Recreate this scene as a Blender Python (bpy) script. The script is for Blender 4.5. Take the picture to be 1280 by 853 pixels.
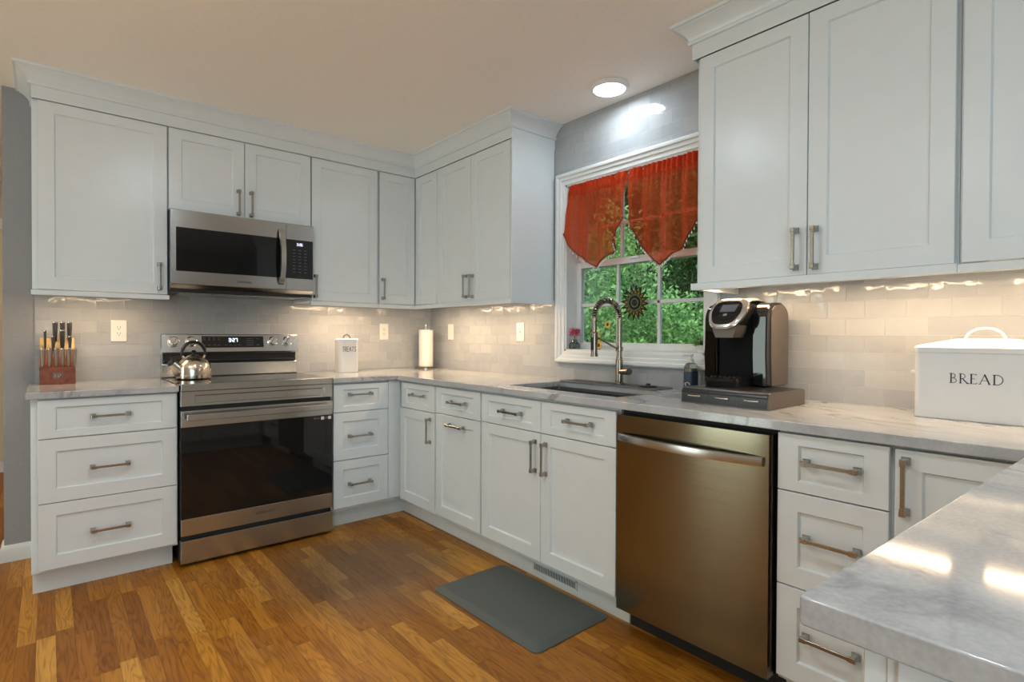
import bpy, bmesh, math, random
import numpy as np
from mathutils import Vector, Matrix

for o in list(bpy.data.objects):
    bpy.data.objects.remove(o, do_unlink=True)
SC = bpy.context.scene
COL = SC.collection
PI = math.pi
random.seed(7)

# ------------------------------------------------------------------ camera
cd = bpy.data.cameras.new('camera'); cam = bpy.data.objects.new('camera', cd); COL.objects.link(cam)
cd.sensor_width = 36.0; cd.lens = 688.188 / 1280 * 36.0; cd.clip_start = 0.02; cd.clip_end = 200
YW, PT, RL = 0.6995, -0.0102, 0.0037
fw = Vector((math.sin(YW) * math.cos(PT), math.cos(YW) * math.cos(PT), math.sin(PT)))
rt = Vector((math.cos(YW), -math.sin(YW), 0)); up = rt.cross(fw)
r2 = rt * math.cos(RL) + up * math.sin(RL); u2 = -rt * math.sin(RL) + up * math.cos(RL)
cam.matrix_world = Matrix(((r2.x, u2.x, -fw.x, -2.352), (r2.y, u2.y, -fw.y, -3.8127), (r2.z, u2.z, -fw.z, 1.1715), (0, 0, 0, 1)))
SC.camera = cam

# ------------------------------------------------------------------ exposure, sky, sun, big lights
vs = SC.view_settings
vs.view_transform = 'Standard'; vs.look = 'None'; vs.gamma = 1.0; vs.use_curve_mapping = False
SC.display_settings.display_device = 'sRGB'
vs.exposure = 0.13
SC.cycles.max_bounces = 8; SC.cycles.diffuse_bounces = 4; SC.cycles.glossy_bounces = 4
SC.cycles.transmission_bounces = 6; SC.cycles.transparent_max_bounces = 12
SC.cycles.caustics_reflective = False; SC.cycles.caustics_refractive = False
SC.cycles.sample_clamp_indirect = 6.0
try: SC.cycles.use_denoising = True
except Exception: pass

LAMP_W = 7.5         # a ceiling lamp over the room
BAR_W = 2.8          # per metre of under-cabinet bar
DAY_W = 72.0         # fill lights standing in for unseen windows and the left opening
W = bpy.data.worlds.new('sky'); SC.world = W; W.use_nodes = True
wn = W.node_tree; wn.nodes.clear()
sky = wn.nodes.new('ShaderNodeTexSky'); sky.sky_type = 'NISHITA'; sky.sun_elevation = math.radians(52)
sky.sun_rotation = math.radians(200); sky.sun_disc = False; sky.air_density = 1.0; sky.dust_density = 2.0
bg = wn.nodes.new('ShaderNodeBackground'); bg.inputs[1].default_value = 0.32
wo = wn.nodes.new('ShaderNodeOutputWorld')
wn.links.new(sky.outputs[0], bg.inputs[0]); wn.links.new(bg.outputs[0], wo.inputs[0])
sd = bpy.data.lights.new('sun', 'SUN'); sd.energy = 5.0; sd.angle = 0.03; sd.color = (1.0, 0.95, 0.86)
sun = bpy.data.objects.new('sun', sd); COL.objects.link(sun)
sun.rotation_euler = Vector((0.55, 0.10, -1.0)).to_track_quat('-Z', 'Y').to_euler(); sun.location = (3, 0, 9)

def area(name, loc, direction, sx, sy, watts, color, parent=None, disk=False):
    l = bpy.data.lights.new(name, 'AREA'); l.energy = watts; l.color = color
    l.shape = 'DISK' if disk else 'RECTANGLE'; l.size = sx
    if not disk: l.size_y = sy
    ob = bpy.data.objects.new(name, l); COL.objects.link(ob)
    q = Vector(direction).to_track_quat('-Z', 'Y')
    if parent is not None:
        ob.parent = parent; loc = Vector(loc) - ORG[parent]
    ob.location = loc; ob.rotation_euler = q.to_euler()
    return ob
DAYC = (0.63, 0.875, 1.0)
area('daylight_fill', (-3.85, -6.40, 1.40), (0.15, 1, 0.42), 2.1, 1.7, DAY_W, DAYC)
area('daylight_fill', (-4.95, -0.65, 1.15), (1, -0.25, 0.05), 0.75, 2.0, DAY_W * 0.36, (0.82, 0.98, 0.90))
area('added_uplight', (-3.3, -2.7, 1.75), (0, 0, 1), 0.35, 0.35, 24.0, (1.0, 0.83, 0.67), None, True)  # added light without a fixture, aimed up to warm and brighten the ceiling
area('hall_lamp', (-3.6, 1.3, 2.38), (0, 0, -1), 0.3, 0.3, 16.0, (1.0, 0.72, 0.45), None, True)

# ------------------------------------------------------------------ helpers
ORG = {}
def tag(o, label=None, cat=None, group=None, kind=None):
    if label: o['label'] = label
    if cat: o['category'] = cat
    if group: o['group'] = group
    if kind: o['kind'] = kind
    return o
def thing(name, label, cat, loc, group=None, kind=None):
    o = bpy.data.objects.new(name, None); COL.objects.link(o)
    o.location = loc; o.empty_display_size = 0.05
    ORG[o] = Vector(loc)
    return tag(o, label, cat, group, kind)

IDF = lambda p: p
FA = lambda p: (p[0], -p[1], p[2])       # facing wall_back: u = x, o = distance from the wall
FB = lambda p: (-p[1], -p[0], p[2])      # facing wall_right: u = -y
class MB:
    def __init__(s, f=IDF): s.bm = bmesh.new(); s.f = f
    def v(s, p): return s.bm.verts.new(s.f(p))
    def face(s, vs_):
        try: return s.bm.faces.new(vs_)
        except ValueError: return None
    def box(s, a0, a1, b0, b1, c0, c1, bev=0.0, seg=2):
        a0, a1 = sorted((a0, a1)); b0, b1 = sorted((b0, b1)); c0, c1 = sorted((c0, c1))
        P = [(a, b, c) for c in (c0, c1) for (a, b) in ((a0, b0), (a1, b0), (a1, b1), (a0, b1))]
        V = [s.v(p) for p in P]
        F = [s.face([V[i] for i in q]) for q in ((3, 2, 1, 0), (4, 5, 6, 7), (0, 1, 5, 4), (1, 2, 6, 5), (2, 3, 7, 6), (3, 0, 4, 7))]
        if bev > 0:
            ed = list({e for f_ in F for e in f_.edges})
            bmesh.ops.bevel(s.bm, geom=ed, offset=bev, segments=seg, affect='EDGES', profile=0.5)
        return s
    def loft(s, rings, c0=True, c1=True, closed=True):
        R = [[s.v(p) for p in r] for r in rings]; n = len(R[0])
        for i in range(len(R) - 1):
            for k in range(n if closed else n - 1):
                s.face([R[i][k], R[i][(k + 1) % n], R[i + 1][(k + 1) % n], R[i + 1][k]])
        if c0 and closed: s.face(R[0][::-1])
        if c1 and closed: s.face(R[-1])
        return s
    def lathe(s, prof, cx, cy, cz=0.0, n=32, cap=True):
        rings = [[(cx + r * math.cos(2 * PI * k / n), cy + r * math.sin(2 * PI * k / n), cz + z) for k in range(n)] for r, z in prof]
        return s.loft(rings, cap, cap)
    def cyl(s, p, q, r, r1=None, n=24):
        return s.tube([p, q], [r, r if r1 is None else r1], n)
    def tube(s, path, r, n=12, cap=True):
        P = [Vector(p) for p in path]; rr = r if isinstance(r, (list, tuple)) else [r] * len(P)
        rings = []; prev = None
        for i, p in enumerate(P):
            t = (P[min(i + 1, len(P) - 1)] - P[max(i - 1, 0)])
            if t.length < 1e-9: t = Vector((0, 0, 1))
            t.normalize()
            if prev is None:
                a = Vector((0, 0, 1)) if abs(t.z) < 0.9 else Vector((1, 0, 0))
                u = a.cross(t).normalized()
            else:
                u = prev - t * prev.dot(t)
                if u.length < 1e-6: u = Vector((1, 0, 0)).cross(t)
                u.normalize()
            prev = u; w = t.cross(u)
            rings.append([tuple(p + (u * math.cos(2 * PI * k / n) + w * math.sin(2 * PI * k / n)) * rr[i]) for k in range(n)])
        return s.loft(rings, cap, cap)
    def prism(s, poly, fn, h0, h1):
        """poly: 2-D points, fn(a, b, h) -> point"""
        return s.loft([[fn(a, b, h0) for a, b in poly], [fn(a, b, h1) for a, b in poly]])
    def grid(s, fn, nu, nv):
        V = [[s.v(fn(i / nu, j / nv)) for j in range(nv + 1)] for i in range(nu + 1)]
        for i in range(nu):
            for j in range(nv):
                s.face([V[i][j], V[i + 1][j], V[i + 1][j + 1], V[i][j + 1]])
        return s
    def mark(s, strokes, fn, w, t=0.0006):
        """flat lettering: polylines in (a, b); fn(a, b, h) -> point"""
        for st in strokes:
            ww = w
            if isinstance(st, tuple): st, ww = st[0], w * st[1]
            for (a0, b0), (a1, b1) in zip(st[:-1], st[1:]):
                d = math.hypot(a1 - a0, b1 - b0)
                if d < 1e-9: continue
                ux, uy = (a1 - a0) / d, (b1 - b0) / d; e = ww * 0.25
                q = [(a0 - ux * e - uy * ww / 2, b0 - uy * e + ux * ww / 2), (a1 + ux * e - uy * ww / 2, b1 + uy * e + ux * ww / 2),
                     (a1 + ux * e + uy * ww / 2, b1 + uy * e - ux * ww / 2), (a0 - ux * e + uy * ww / 2, b0 - uy * e - ux * ww / 2)]
                s.prism(q, fn, 0, t)
        return s
    def shaker(s, u0, u1, z0, z1, of, st=0.060, rt_=0.055, rb=0.060, th=0.0195, dep=0.0095):
        e = 0.0013; c = 0.0042
        def ring(du0, dzb, dzt, o): return [(u0 + du0, o, z0 + dzb), (u1 - du0, o, z0 + dzb), (u1 - du0, o, z1 - dzt), (u0 + du0, o, z1 - dzt)]
        return s.loft([ring(0, 0, 0, of - th), ring(0, 0, 0, of - e), ring(e, e, e, of), ring(st, rb, rt_, of),
                       ring(st + 0.002, rb + 0.002, rt_ + 0.002, of - 0.003), ring(st + c, rb + c, rt_ + c, of - dep)])
    def build(s, name, mat, parent=None, angle=35, smooth=True, recalc=True):
        bm = s.bm
        if recalc: bmesh.ops.recalc_face_normals(bm, faces=bm.faces[:])
        if parent is not None: org = ORG[parent]
        else:
            xs = [v.co for v in bm.verts]
            lo = Vector((min(v.x for v in xs), min(v.y for v in xs), min(v.z for v in xs)))
            hi = Vector((max(v.x for v in xs), max(v.y for v in xs), max(v.z for v in xs)))
            org = Vector(((lo.x + hi.x) / 2, (lo.y + hi.y) / 2, lo.z))
        bmesh.ops.translate(bm, verts=bm.verts[:], vec=-org)
        me = bpy.data.meshes.new(name); bm.to_mesh(me); bm.free()
        me.materials.append(mat)
        if smooth:
            me.polygons.foreach_set('use_smooth', [True] * len(me.polygons))
            try: me.set_sharp_from_angle(angle=math.radians(angle))
            except Exception: pass
        o = bpy.data.objects.new(name, me); COL.objects.link(o)
        if smooth and angle < 90:
            wm = o.modifiers.new('weighted_normals', 'WEIGHTED_NORMAL'); wm.mode = 'FACE_AREA'; wm.weight = 100; wm.keep_sharp = True
        ORG[o] = org
        if parent is not None: o.parent = parent
        else: o.location = org
        return o

def arc(cx, cy, r, a0, a1, n=8, ry=None):
    ry = r if ry is None else ry
    return [(cx + r * math.cos(math.radians(a0 + (a1 - a0) * i / n)), cy + ry * math.sin(math.radians(a0 + (a1 - a0) * i / n))) for i in range(n + 1)]

# ------------------------------------------------------------------ materials
def S(c):  # sRGB 0..255 -> linear
    return tuple((x / 255 / 12.92) if x / 255 <= 0.04045 else ((x / 255 + 0.055) / 1.055) ** 2.4 for x in c)
class NT:
    def __init__(s, name):
        s.m = bpy.data.materials.new(name); s.m.use_nodes = True; s.t = s.m.node_tree; s.t.nodes.clear()
        s.out = s.n('ShaderNodeOutputMaterial'); s.b = s.n('ShaderNodeBsdfPrincipled'); s.l(s.b.outputs[0], s.out.inputs[0])
    def n(s, k, **kw):
        nd = s.t.nodes.new(k)
        for a, b in kw.items(): setattr(nd, a, b)
        return nd
    def l(s, a, b): s.t.links.new(a, b)
    def math(s, op, a, b=None, c=None):
        nd = s.n('ShaderNodeMath', operation=op)
        for i, x in enumerate((a, b, c)):
            if x is None: continue
            if isinstance(x, (int, float)): nd.inputs[i].default_value = x
            else: s.l(x, nd.inputs[i])
        return nd.outputs[0]
    def pos(s):
        g = s.n('ShaderNodeNewGeometry'); sp = s.n('ShaderNodeSeparateXYZ'); s.l(g.outputs['Position'], sp.inputs[0]); return g.outputs['Position'], sp.outputs
    def comb(s, x, y, z=0.0):
        c = s.n('ShaderNodeCombineXYZ')
        for i, q in enumerate((x, y, z)):
            if isinstance(q, (int, float)): c.inputs[i].default_value = q
            else: s.l(q, c.inputs[i])
        return c.outputs[0]
    def noise(s, vec, scale, detail=2, rough=0.5, dist=0.0, dim='3D', w=None):
        nd = s.n('ShaderNodeTexNoise', noise_dimensions=dim); nd.inputs['Scale'].default_value = scale
        nd.inputs['Detail'].default_value = detail; nd.inputs['Roughness'].default_value = rough; nd.inputs['Distortion'].default_value = dist
        if vec is not None: s.l(vec, nd.inputs['Vector'])
        if w is not None: s.l(w, nd.inputs['W'])
        return nd.outputs['Fac']
    def ramp(s, fac, stops):
        r = s.n('ShaderNodeValToRGB'); el = r.color_ramp.elements
        while len(el) < len(stops): el.new(0.5)
        for e, (p, c) in zip(el, stops): e.position = p; e.color = (*c, 1)
        s.l(fac, r.inputs[0]); return r.outputs[0]
    def mix(s, f, a, b, mode='MIX'):
        m = s.n('ShaderNodeMix', data_type='RGBA', blend_type=mode)
        for i, x in ((0, f), (6, a), (7, b)):
            if isinstance(x, (int, float)): m.inputs[i].default_value = x
            elif isinstance(x, tuple): m.inputs[i].default_value = (*x, 1)
            else: s.l(x, m.inputs[i])
        return m.outputs[2]
    def bump(s, h, strength, dist=0.01):
        b = s.n('ShaderNodeBump'); b.inputs['Strength'].default_value = strength; b.inputs['Distance'].default_value = dist
        s.l(h, b.inputs['Height']); s.l(b.outputs[0], s.b.inputs['Normal']); return b
    def set(s, **kw):
        for k, v in kw.items():
            i = s.b.inputs[k.replace('_', ' ')]
            if isinstance(v, (int, float)): i.default_value = v
            elif isinstance(v, tuple): i.default_value = (*v, 1)
            else: s.l(v, i)
        return s
def plain(name, col, rough=0.5, metal=0.0, var=0.04, scale=30.0, bump=0.0, **kw):
    """a painted / plastic / metal surface with slight procedural unevenness"""
    t = NT(name); p, _ = t.pos()
    nz = t.noise(p, scale, 3)
    c1 = tuple(x * (1 - var) for x in col); c2 = tuple(min(1, x * (1 + var)) for x in col)
    t.set(Base_Color=t.ramp(nz, [(0.3, c1), (0.7, c2)]), Roughness=rough, Metallic=metal)
    if bump: t.bump(nz, bump, 0.002)
    for k, v in kw.items(): t.set(**{k: v})
    return t.m
def glow(name, col, strength):
    t = NT(name); t.set(Base_Color=(0.8, 0.8, 0.8), Emission_Color=col, Emission_Strength=strength, Roughness=0.4); return t.m

M = {}
M['cab'] = plain('white_cabinet_paint', (0.735, 0.777, 0.792), 0.28, var=0.012, scale=14)
M['crown'] = plain('white_trim_paint', (0.74, 0.755, 0.75), 0.4, var=0.012)
M['ceil'] = plain('ceiling_paint', (0.93, 0.875, 0.80), 0.75, var=0.02, scale=60, bump=0.05)
M['wallgray'] = plain('gray_wall_paint', (0.29, 0.29, 0.30), 0.6, var=0.03, scale=80, bump=0.06)
M['walltan'] = plain('cream_wall_paint', (0.66, 0.56, 0.44), 0.65, var=0.03, scale=60, bump=0.05)
M['wallroom'] = plain('warm_gray_wall_paint', (0.55, 0.52, 0.47), 0.65, var=0.03, scale=60, bump=0.05)
M['black'] = plain('black_plastic', (0.012, 0.012, 0.013), 0.28, var=0.1)
M['blackmatte'] = plain('black_matte', (0.014, 0.014, 0.014), 0.6, var=0.1)
M['blackgloss'] = plain('black_gloss', (0.010, 0.010, 0.011), 0.07, var=0.05)
M['glassblack'] = plain('black_oven_glass', (0.008, 0.008, 0.009), 0.035, var=0.05)
M['nickel'] = plain('brushed_nickel', (0.42, 0.40, 0.36), 0.24, 1.0, var=0.06, scale=200)
M['chrome'] = plain('polished_steel', (0.78, 0.76, 0.73), 0.12, 1.0, var=0.02)
M['faucet'] = plain('bronze_nickel', (0.33, 0.28, 0.225), 0.22, 1.0, var=0.06, scale=120)
M['enamel'] = plain('white_enamel', (0.68, 0.69, 0.70), 0.22, var=0.01)
M['plastic'] = plain('white_plastic', (0.78, 0.76, 0.72), 0.35, var=0.01)
M['paper'] = plain('white_paper', (0.82, 0.80, 0.76), 0.9, var=0.03, scale=300, bump=0.3)
M['letter'] = plain('dark_lettering', (0.03, 0.03, 0.035), 0.5)
M['icon'] = plain('pale_gray_print', (0.38, 0.38, 0.40), 0.5)
M['icondim'] = plain('dim_gray_print', (0.09, 0.09, 0.10), 0.5)
M['greylogo'] = plain('dark_gray_print', (0.05, 0.047, 0.047), 0.4)
M['cherry'] = plain('cherry_wood', (0.17, 0.040, 0.014), 0.45, var=0.35, scale=40)
M['maple'] = plain('pale_maple_wood', (0.62, 0.42, 0.16), 0.45, var=0.1, scale=40)
M['mat'] = plain('gray_rubber_mat', S((82, 88, 85)), 0.55, var=0.06, scale=400, bump=0.15)
M['silicone'] = plain('gray_silicone', (0.16, 0.16, 0.165), 0.5, var=0.05)
M['sink'] = plain('dark_sink_steel', (0.28, 0.28, 0.285), 0.3, 0.8, var=0.05)
M['bulb'] = glow('lamp_diffuser', (1.0, 0.98, 0.95), 9.0)
M['warm'] = glow('warm_led_diffuser', (1.0, 0.72, 0.42), 16.0)
M['clock'] = glow('clock_digits', (0.55, 0.72, 1.0), 2.0)
M['clockdim'] = glow('clock_digits_pale', (0.60, 0.62, 1.0), 0.9)
M['lcd'] = plain('lcd_screen', (0.16, 0.165, 0.20), 0.15)
M['keurig'] = plain('bronze_gray_plastic', (0.135, 0.11, 0.092), 0.38, 0.4, var=0.04)
M['silver'] = plain('silver_plastic', (0.66, 0.63, 0.60), 0.2, 0.85, var=0.02)
M['pink'] = plain('pink_petals', (0.62, 0.12, 0.20), 0.7, var=0.3, scale=200)
M['yellow'] = plain('yellow_petals', (0.72, 0.40, 0.03), 0.6, var=0.2, scale=200)
M['green'] = plain('green_leaf', (0.10, 0.22, 0.05), 0.6, var=0.3, scale=100)
M['bark'] = plain('bark', (0.06, 0.045, 0.03), 0.9, var=0.4, scale=30, bump=0.6)
M['navy'] = plain('navy_label', (0.025, 0.045, 0.085), 0.4)
M['soil'] = plain('forest_floor', (0.06, 0.07, 0.03), 0.95, var=0.5, scale=4, bump=0.5)
M['siding'] = plain('gray_vinyl_siding', (0.30, 0.31, 0.31), 0.6, var=0.05)

def steel(name, col, rough, horiz=True, aniso=0.0):
    t = NT(name); p, x = t.pos()
    sc = t.comb(t.math('MULTIPLY', x[0], 3.0 if horiz else 900.0), t.math('MULTIPLY', x[1], 3.0 if horiz else 900.0), t.math('MULTIPLY', x[2], 900.0 if horiz else 3.0))
    nz = t.noise(sc, 1.0, 2)
    c1 = tuple(v * 0.96 for v in col); c2 = tuple(min(1, v * 1.04) for v in col)
    t.set(Base_Color=t.ramp(nz, [(0.3, c1), (0.7, c2)]), Metallic=1.0, Roughness=t.math('ADD', t.math('MULTIPLY', nz, 0.10), rough - 0.05))
    t.bump(nz, 0.04, 0.0005)
    if aniso:
        tg = t.n('ShaderNodeTangent', direction_type='RADIAL', axis='Z'); t.l(tg.outputs[0], t.b.inputs['Tangent']); t.set(Anisotropic=aniso, Anisotropic_Rotation=0.25)
    return t.m
M['steel'] = steel('brushed_stainless', (0.52, 0.52, 0.51), 0.24, aniso=0.6)
M['steeldw'] = steel('bronze_stainless', (0.24, 0.215, 0.155), 0.15, aniso=0.75)
M['kettle'] = steel('brushed_kettle_steel', (0.66, 0.58, 0.48), 0.20)

def clear(name, col, rough=0.02, amount=0.9):
    """thin clear pane: mostly see-through with a glossy face"""
    t = NT(name); p, x = t.pos()
    tr = t.n('ShaderNodeBsdfTransparent'); tr.inputs[0].default_value = (*col, 1)
    gl = t.n('ShaderNodeBsdfGlossy'); gl.inputs['Roughness'].default_value = rough
    fr = t.n('ShaderNodeFresnel'); fr.inputs[0].default_value = 1.45
    nz = t.noise(p, 3.0, 1)
    mx = t.n('ShaderNodeMixShader'); f = t.math('MULTIPLY', fr.outputs[0], t.math('ADD', t.math('MULTIPLY', nz, 0.1), 0.75))
    t.l(f, mx.inputs[0]); t.l(tr.outputs[0], mx.inputs[1]); t.l(gl.outputs[0], mx.inputs[2]); t.l(mx.outputs[0], t.out.inputs[0])
    return t.m
M['pane'] = clear('window_glass', (0.94, 0.97, 0.96))
M['clearjar'] = clear('clear_glass', (0.80, 0.82, 0.80), 0.05)
M['tank'] = clear('smoky_tank_plastic', (0.42, 0.36, 0.30), 0.08)

def tile(name, axis, ph):
    t = NT(name); p, x = t.pos()
    vec = t.comb(t.math('ADD', x[axis], ph), t.math('ADD', x[2], -0.9145), 0.0)
    b = t.n('ShaderNodeTexBrick'); b.offset = 0.5; b.offset_frequency = 2; b.squash = 1.0
    b.inputs['Scale'].default_value = 1.0; b.inputs['Brick Width'].default_value = 0.1305; b.inputs['Row Height'].default_value = 0.0655
    b.inputs['Mortar Size'].default_value = 0.0011; b.inputs['Mortar Smooth'].default_value = 0.25; b.inputs['Bias'].default_value = 0.0
    b.inputs['Color1'].default_value = (0, 0, 0, 1); b.inputs['Color2'].default_value = (1, 1, 1, 1); b.inputs['Mortar'].default_value = (0.5, 0.5, 0.5, 1)
    t.l(vec, b.inputs['Vector'])
    rnd = t.n('ShaderNodeSeparateColor'); t.l(b.outputs['Color'], rnd.inputs[0]); rv = rnd.outputs[0]
    base = t.ramp(rv, [(0.0, (0.345, 0.362, 0.382)), (0.5, (0.38, 0.396, 0.412)), (1.0, (0.42, 0.432, 0.442))])
    cl = t.noise(p, 18, 3)
    base = t.mix(0.10, base, t.ramp(cl, [(0.3, (0.35, 0.35, 0.36)), (0.7, (0.58, 0.58, 0.57))]))
    col = t.mix(b.outputs['Fac'], base, (0.47, 0.475, 0.475))
    t.set(Base_Color=col, Roughness=t.math('ADD', t.math('MULTIPLY', b.outputs['Fac'], 0.5), 0.075))
    w4 = t.noise(p, 11, 2, dim='4D', w=t.math('MULTIPLY', rv, 40.0))
    h = t.math('SUBTRACT', t.math('MULTIPLY', w4, 0.9), t.math('MULTIPLY', b.outputs['Fac'], 0.35))
    t.bump(h, 0.85, 0.006)
    return t.m
M['tileA'] = tile('gray_glazed_tile_back', 0, 2.216 + 0.1305 * 0.0)
M['tileB'] = tile('gray_glazed_tile_side', 1, 2.95)

def quartz():
    t = NT('white_veined_quartz'); p, x = t.pos()
    st = t.comb(t.math('SUBTRACT', t.math('MULTIPLY', x[0], 1.0), t.math('MULTIPLY', x[1], 0.30)), t.math('MULTIPLY', x[1], 0.45), x[2])
    n1 = t.noise(st, 7.0, 6, 0.62, 0.6)
    base = t.ramp(n1, [(0.25, (0.31, 0.32, 0.34)), (0.45, (0.44, 0.45, 0.465)), (0.7, (0.53, 0.535, 0.545))])
    wv = t.noise(st, 2.1, 5, 0.55, 1.6)
    vein = t.math('SUBTRACT', 1.0, t.math('MINIMUM', t.math('MULTIPLY', t.math('ABSOLUTE', t.math('SUBTRACT', wv, 0.5)), 30.0), 1.0))
    msk = t.noise(p, 3.4, 2)
    vein = t.math('MULTIPLY', vein, t.math('MINIMUM', t.math('MAXIMUM', t.math('MULTIPLY', t.math('SUBTRACT', msk, 0.40), 6.0), 0.0), 0.85))
    fine = t.noise(p, 160, 2)
    col = t.mix(vein, base, (0.20, 0.205, 0.22))
    col = t.mix(0.12, col, t.ramp(fine, [(0.35, (0.30, 0.30, 0.31)), (0.65, (0.70, 0.70, 0.70))]))
    t.set(Base_Color=col, Roughness=0.075)
    return t.m
M['quartz'] = quartz()

def oak():
    t = NT('oak_strip_floor'); p, x = t.pos()
    Wd = 0.0572
    cx = t.math('DIVIDE', t.math('ADD', x[0], 10.0), Wd); ci = t.math('FLOOR', cx)
    wn1 = t.n('ShaderNodeTexWhiteNoise', noise_dimensions='1D'); t.l(ci, wn1.inputs['W'])
    wn1b = t.n('ShaderNodeTexWhiteNoise', noise_dimensions='1D'); t.l(t.math('ADD', ci, 77.7), wn1b.inputs['W'])
    ln = t.math('ADD', t.math('MULTIPLY', wn1b.outputs['Value'], 0.45), 0.38)
    ry = t.math('DIVIDE', t.math('ADD', t.math('ADD', x[1], 20.0), t.math('MULTIPLY', wn1.outputs['Value'], 3.0)), ln); ri = t.math('FLOOR', ry)
    wn2 = t.n('ShaderNodeTexWhiteNoise', noise_dimensions='2D'); t.l(t.comb(ci, ri), wn2.inputs['Vector'])
    rv = wn2.outputs['Value']
    wn3 = t.n('ShaderNodeTexWhiteNoise', noise_dimensions='2D'); t.l(t.comb(t.math('ADD', ci, 31.0), ri), wn3.inputs['Vector'])
    # grain: stretched along the board, offset per board
    gx = t.math('MULTIPLY', x[0], 1.0); gz = t.math('MULTIPLY', rv, 40.0)
    gv = t.comb(t.math('MULTIPLY', gx, 26.0), t.math('MULTIPLY', x[1], 2.6), gz)
    ring = t.noise(gv, 0.8, 2, 0.5, 0.6)
    rings = t.math('PINGPONG', t.math('MULTIPLY', ring, 17.0), 1.0)
    fg = t.noise(t.comb(t.math('MULTIPLY', gx, 320.0), t.math('MULTIPLY', x[1], 9.0), gz), 1.0, 2)
    tone = t.ramp(rv, [(0.0, (0.29, 0.102, 0.009)), (0.3, (0.38, 0.145, 0.013)), (0.65, (0.44, 0.180, 0.018)), (0.85, (0.53, 0.235, 0.028)), (1.0, (0.66, 0.34, 0.065))])
    grain = t.math('ADD', t.math('MULTIPLY', t.math('POWER', rings, 2.0), 0.55), t.math('MULTIPLY', fg, 0.60))
    dark = t.mix(1.0, tone, (0.42, 0.36, 0.30), 'MULTIPLY')
    col = t.mix(t.math('MINIMUM', t.math('MAXIMUM', t.math('SUBTRACT', grain, 0.12), 0.0), 0.75), tone, dark)
    # worn, grayer patch where people stand
    wear = t.noise(p, 1.5, 4, 0.6)
    wx = t.math('POWER', t.math('DIVIDE', t.math('ADD', x[0], 1.15), 0.55), 2.0); wy = t.math('POWER', t.math('DIVIDE', t.math('ADD', x[1], 1.25), 0.60), 2.0)
    patch = t.math('MAXIMUM', t.math('SUBTRACT', 1.0, t.math('SQRT', t.math('ADD', wx, wy))), 0.0)
    wf = t.math('MINIMUM', t.math('ADD', t.math('MULTIPLY', patch, t.math('MULTIPLY', wear, 3.0)), t.math('MAXIMUM', t.math('MULTIPLY', t.math('SUBTRACT', wear, 0.58), 2.4), 0.0)), 0.80)
    col = t.mix(wf, col, t.mix(0.7, col, (0.115, 0.090, 0.062)))
    fx = t.math('FRACT', cx); fy = t.math('FRACT', ry)
    ex = t.math('MINIMUM', fx, t.math('SUBTRACT', 1.0, fx)); ey = t.math('MULTIPLY', t.math('MINIMUM', fy, t.math('SUBTRACT', 1.0, fy)), 9.0)
    gap = t.math('LESS_THAN', t.math('MINIMUM', ex, ey), 0.014)
    col = t.mix(t.math('MULTIPLY', gap, 0.55), col, (0.04, 0.018, 0.007))
    t.set(Base_Color=col, Roughness=t.math('ADD', t.math('MULTIPLY', fg, 0.12), 0.36), Specular_IOR_Level=0.28)
    t.bump(t.math('SUBTRACT', t.math('MULTIPLY', fg, 0.15), gap), 0.12, 0.001)
    return t.m
M['oak'] = oak()

def leaf(name, c0, c1, c2):
    t = NT(name); p, x = t.pos()
    nz = t.noise(p, 2.2, 3); nf = t.noise(p, 40, 1)
    col = t.mix(0.35, t.ramp(nz, [(0.3, c0), (0.5, c1), (0.72, c2)]), t.ramp(nf, [(0.3, c0), (0.7, c2)]))
    df = t.n('ShaderNodeBsdfDiffuse'); tl = t.n('ShaderNodeBsdfTranslucent'); mx = t.n('ShaderNodeMixShader'); mx.inputs[0].default_value = 0.45
    t.l(col, df.inputs[0]); t.l(col, tl.inputs[0]); t.l(df.outputs[0], mx.inputs[1]); t.l(tl.outputs[0], mx.inputs[2]); t.l(mx.outputs[0], t.out.inputs[0])
    return t.m
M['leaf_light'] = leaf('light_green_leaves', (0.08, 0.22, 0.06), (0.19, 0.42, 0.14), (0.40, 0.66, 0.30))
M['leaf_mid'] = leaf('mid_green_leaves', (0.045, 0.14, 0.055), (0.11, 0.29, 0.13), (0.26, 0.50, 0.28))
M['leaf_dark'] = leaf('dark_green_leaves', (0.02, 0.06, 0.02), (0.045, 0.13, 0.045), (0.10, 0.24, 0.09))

def sheer():
    t = NT('red_sheer_fabric'); p, x = t.pos()
    wv = t.noise(t.comb(t.math('MULTIPLY', x[0], 60.0), t.math('MULTIPLY', x[1], 60.0), t.math('MULTIPLY', x[2], 500.0)), 1.0, 2)
    col = t.ramp(wv, [(0.3, (0.66, 0.075, 0.026)), (0.7, (0.90, 0.16, 0.06))])
    df = t.n('ShaderNodeBsdfDiffuse'); tl = t.n('ShaderNodeBsdfTranslucent'); tr = t.n('ShaderNodeBsdfTransparent'); tr.inputs[0].default_value = (0.95, 0.52, 0.36, 1)
    t.l(col, df.inputs[0]); t.l(col, tl.inputs[0])
    m1 = t.n('ShaderNodeMixShader'); m1.inputs[0].default_value = 0.55; t.l(df.outputs[0], m1.inputs[1]); t.l(tl.outputs[0], m1.inputs[2])
    lw = t.n('ShaderNodeLayerWeight'); lw.inputs[0].default_value = 0.35
    f = t.math('MULTIPLY', t.math('POWER', t.math('SUBTRACT', 1.0, lw.outputs['Facing']), 1.6), 0.54)
    m2 = t.n('ShaderNodeMixShader'); t.l(f, m2.inputs[0]); t.l(m1.outputs[0], m2.inputs[1]); t.l(tr.outputs[0], m2.inputs[2]); t.l(m2.outputs[0], t.out.inputs[0])
    return t.m
M['sheer'] = sheer()
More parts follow.
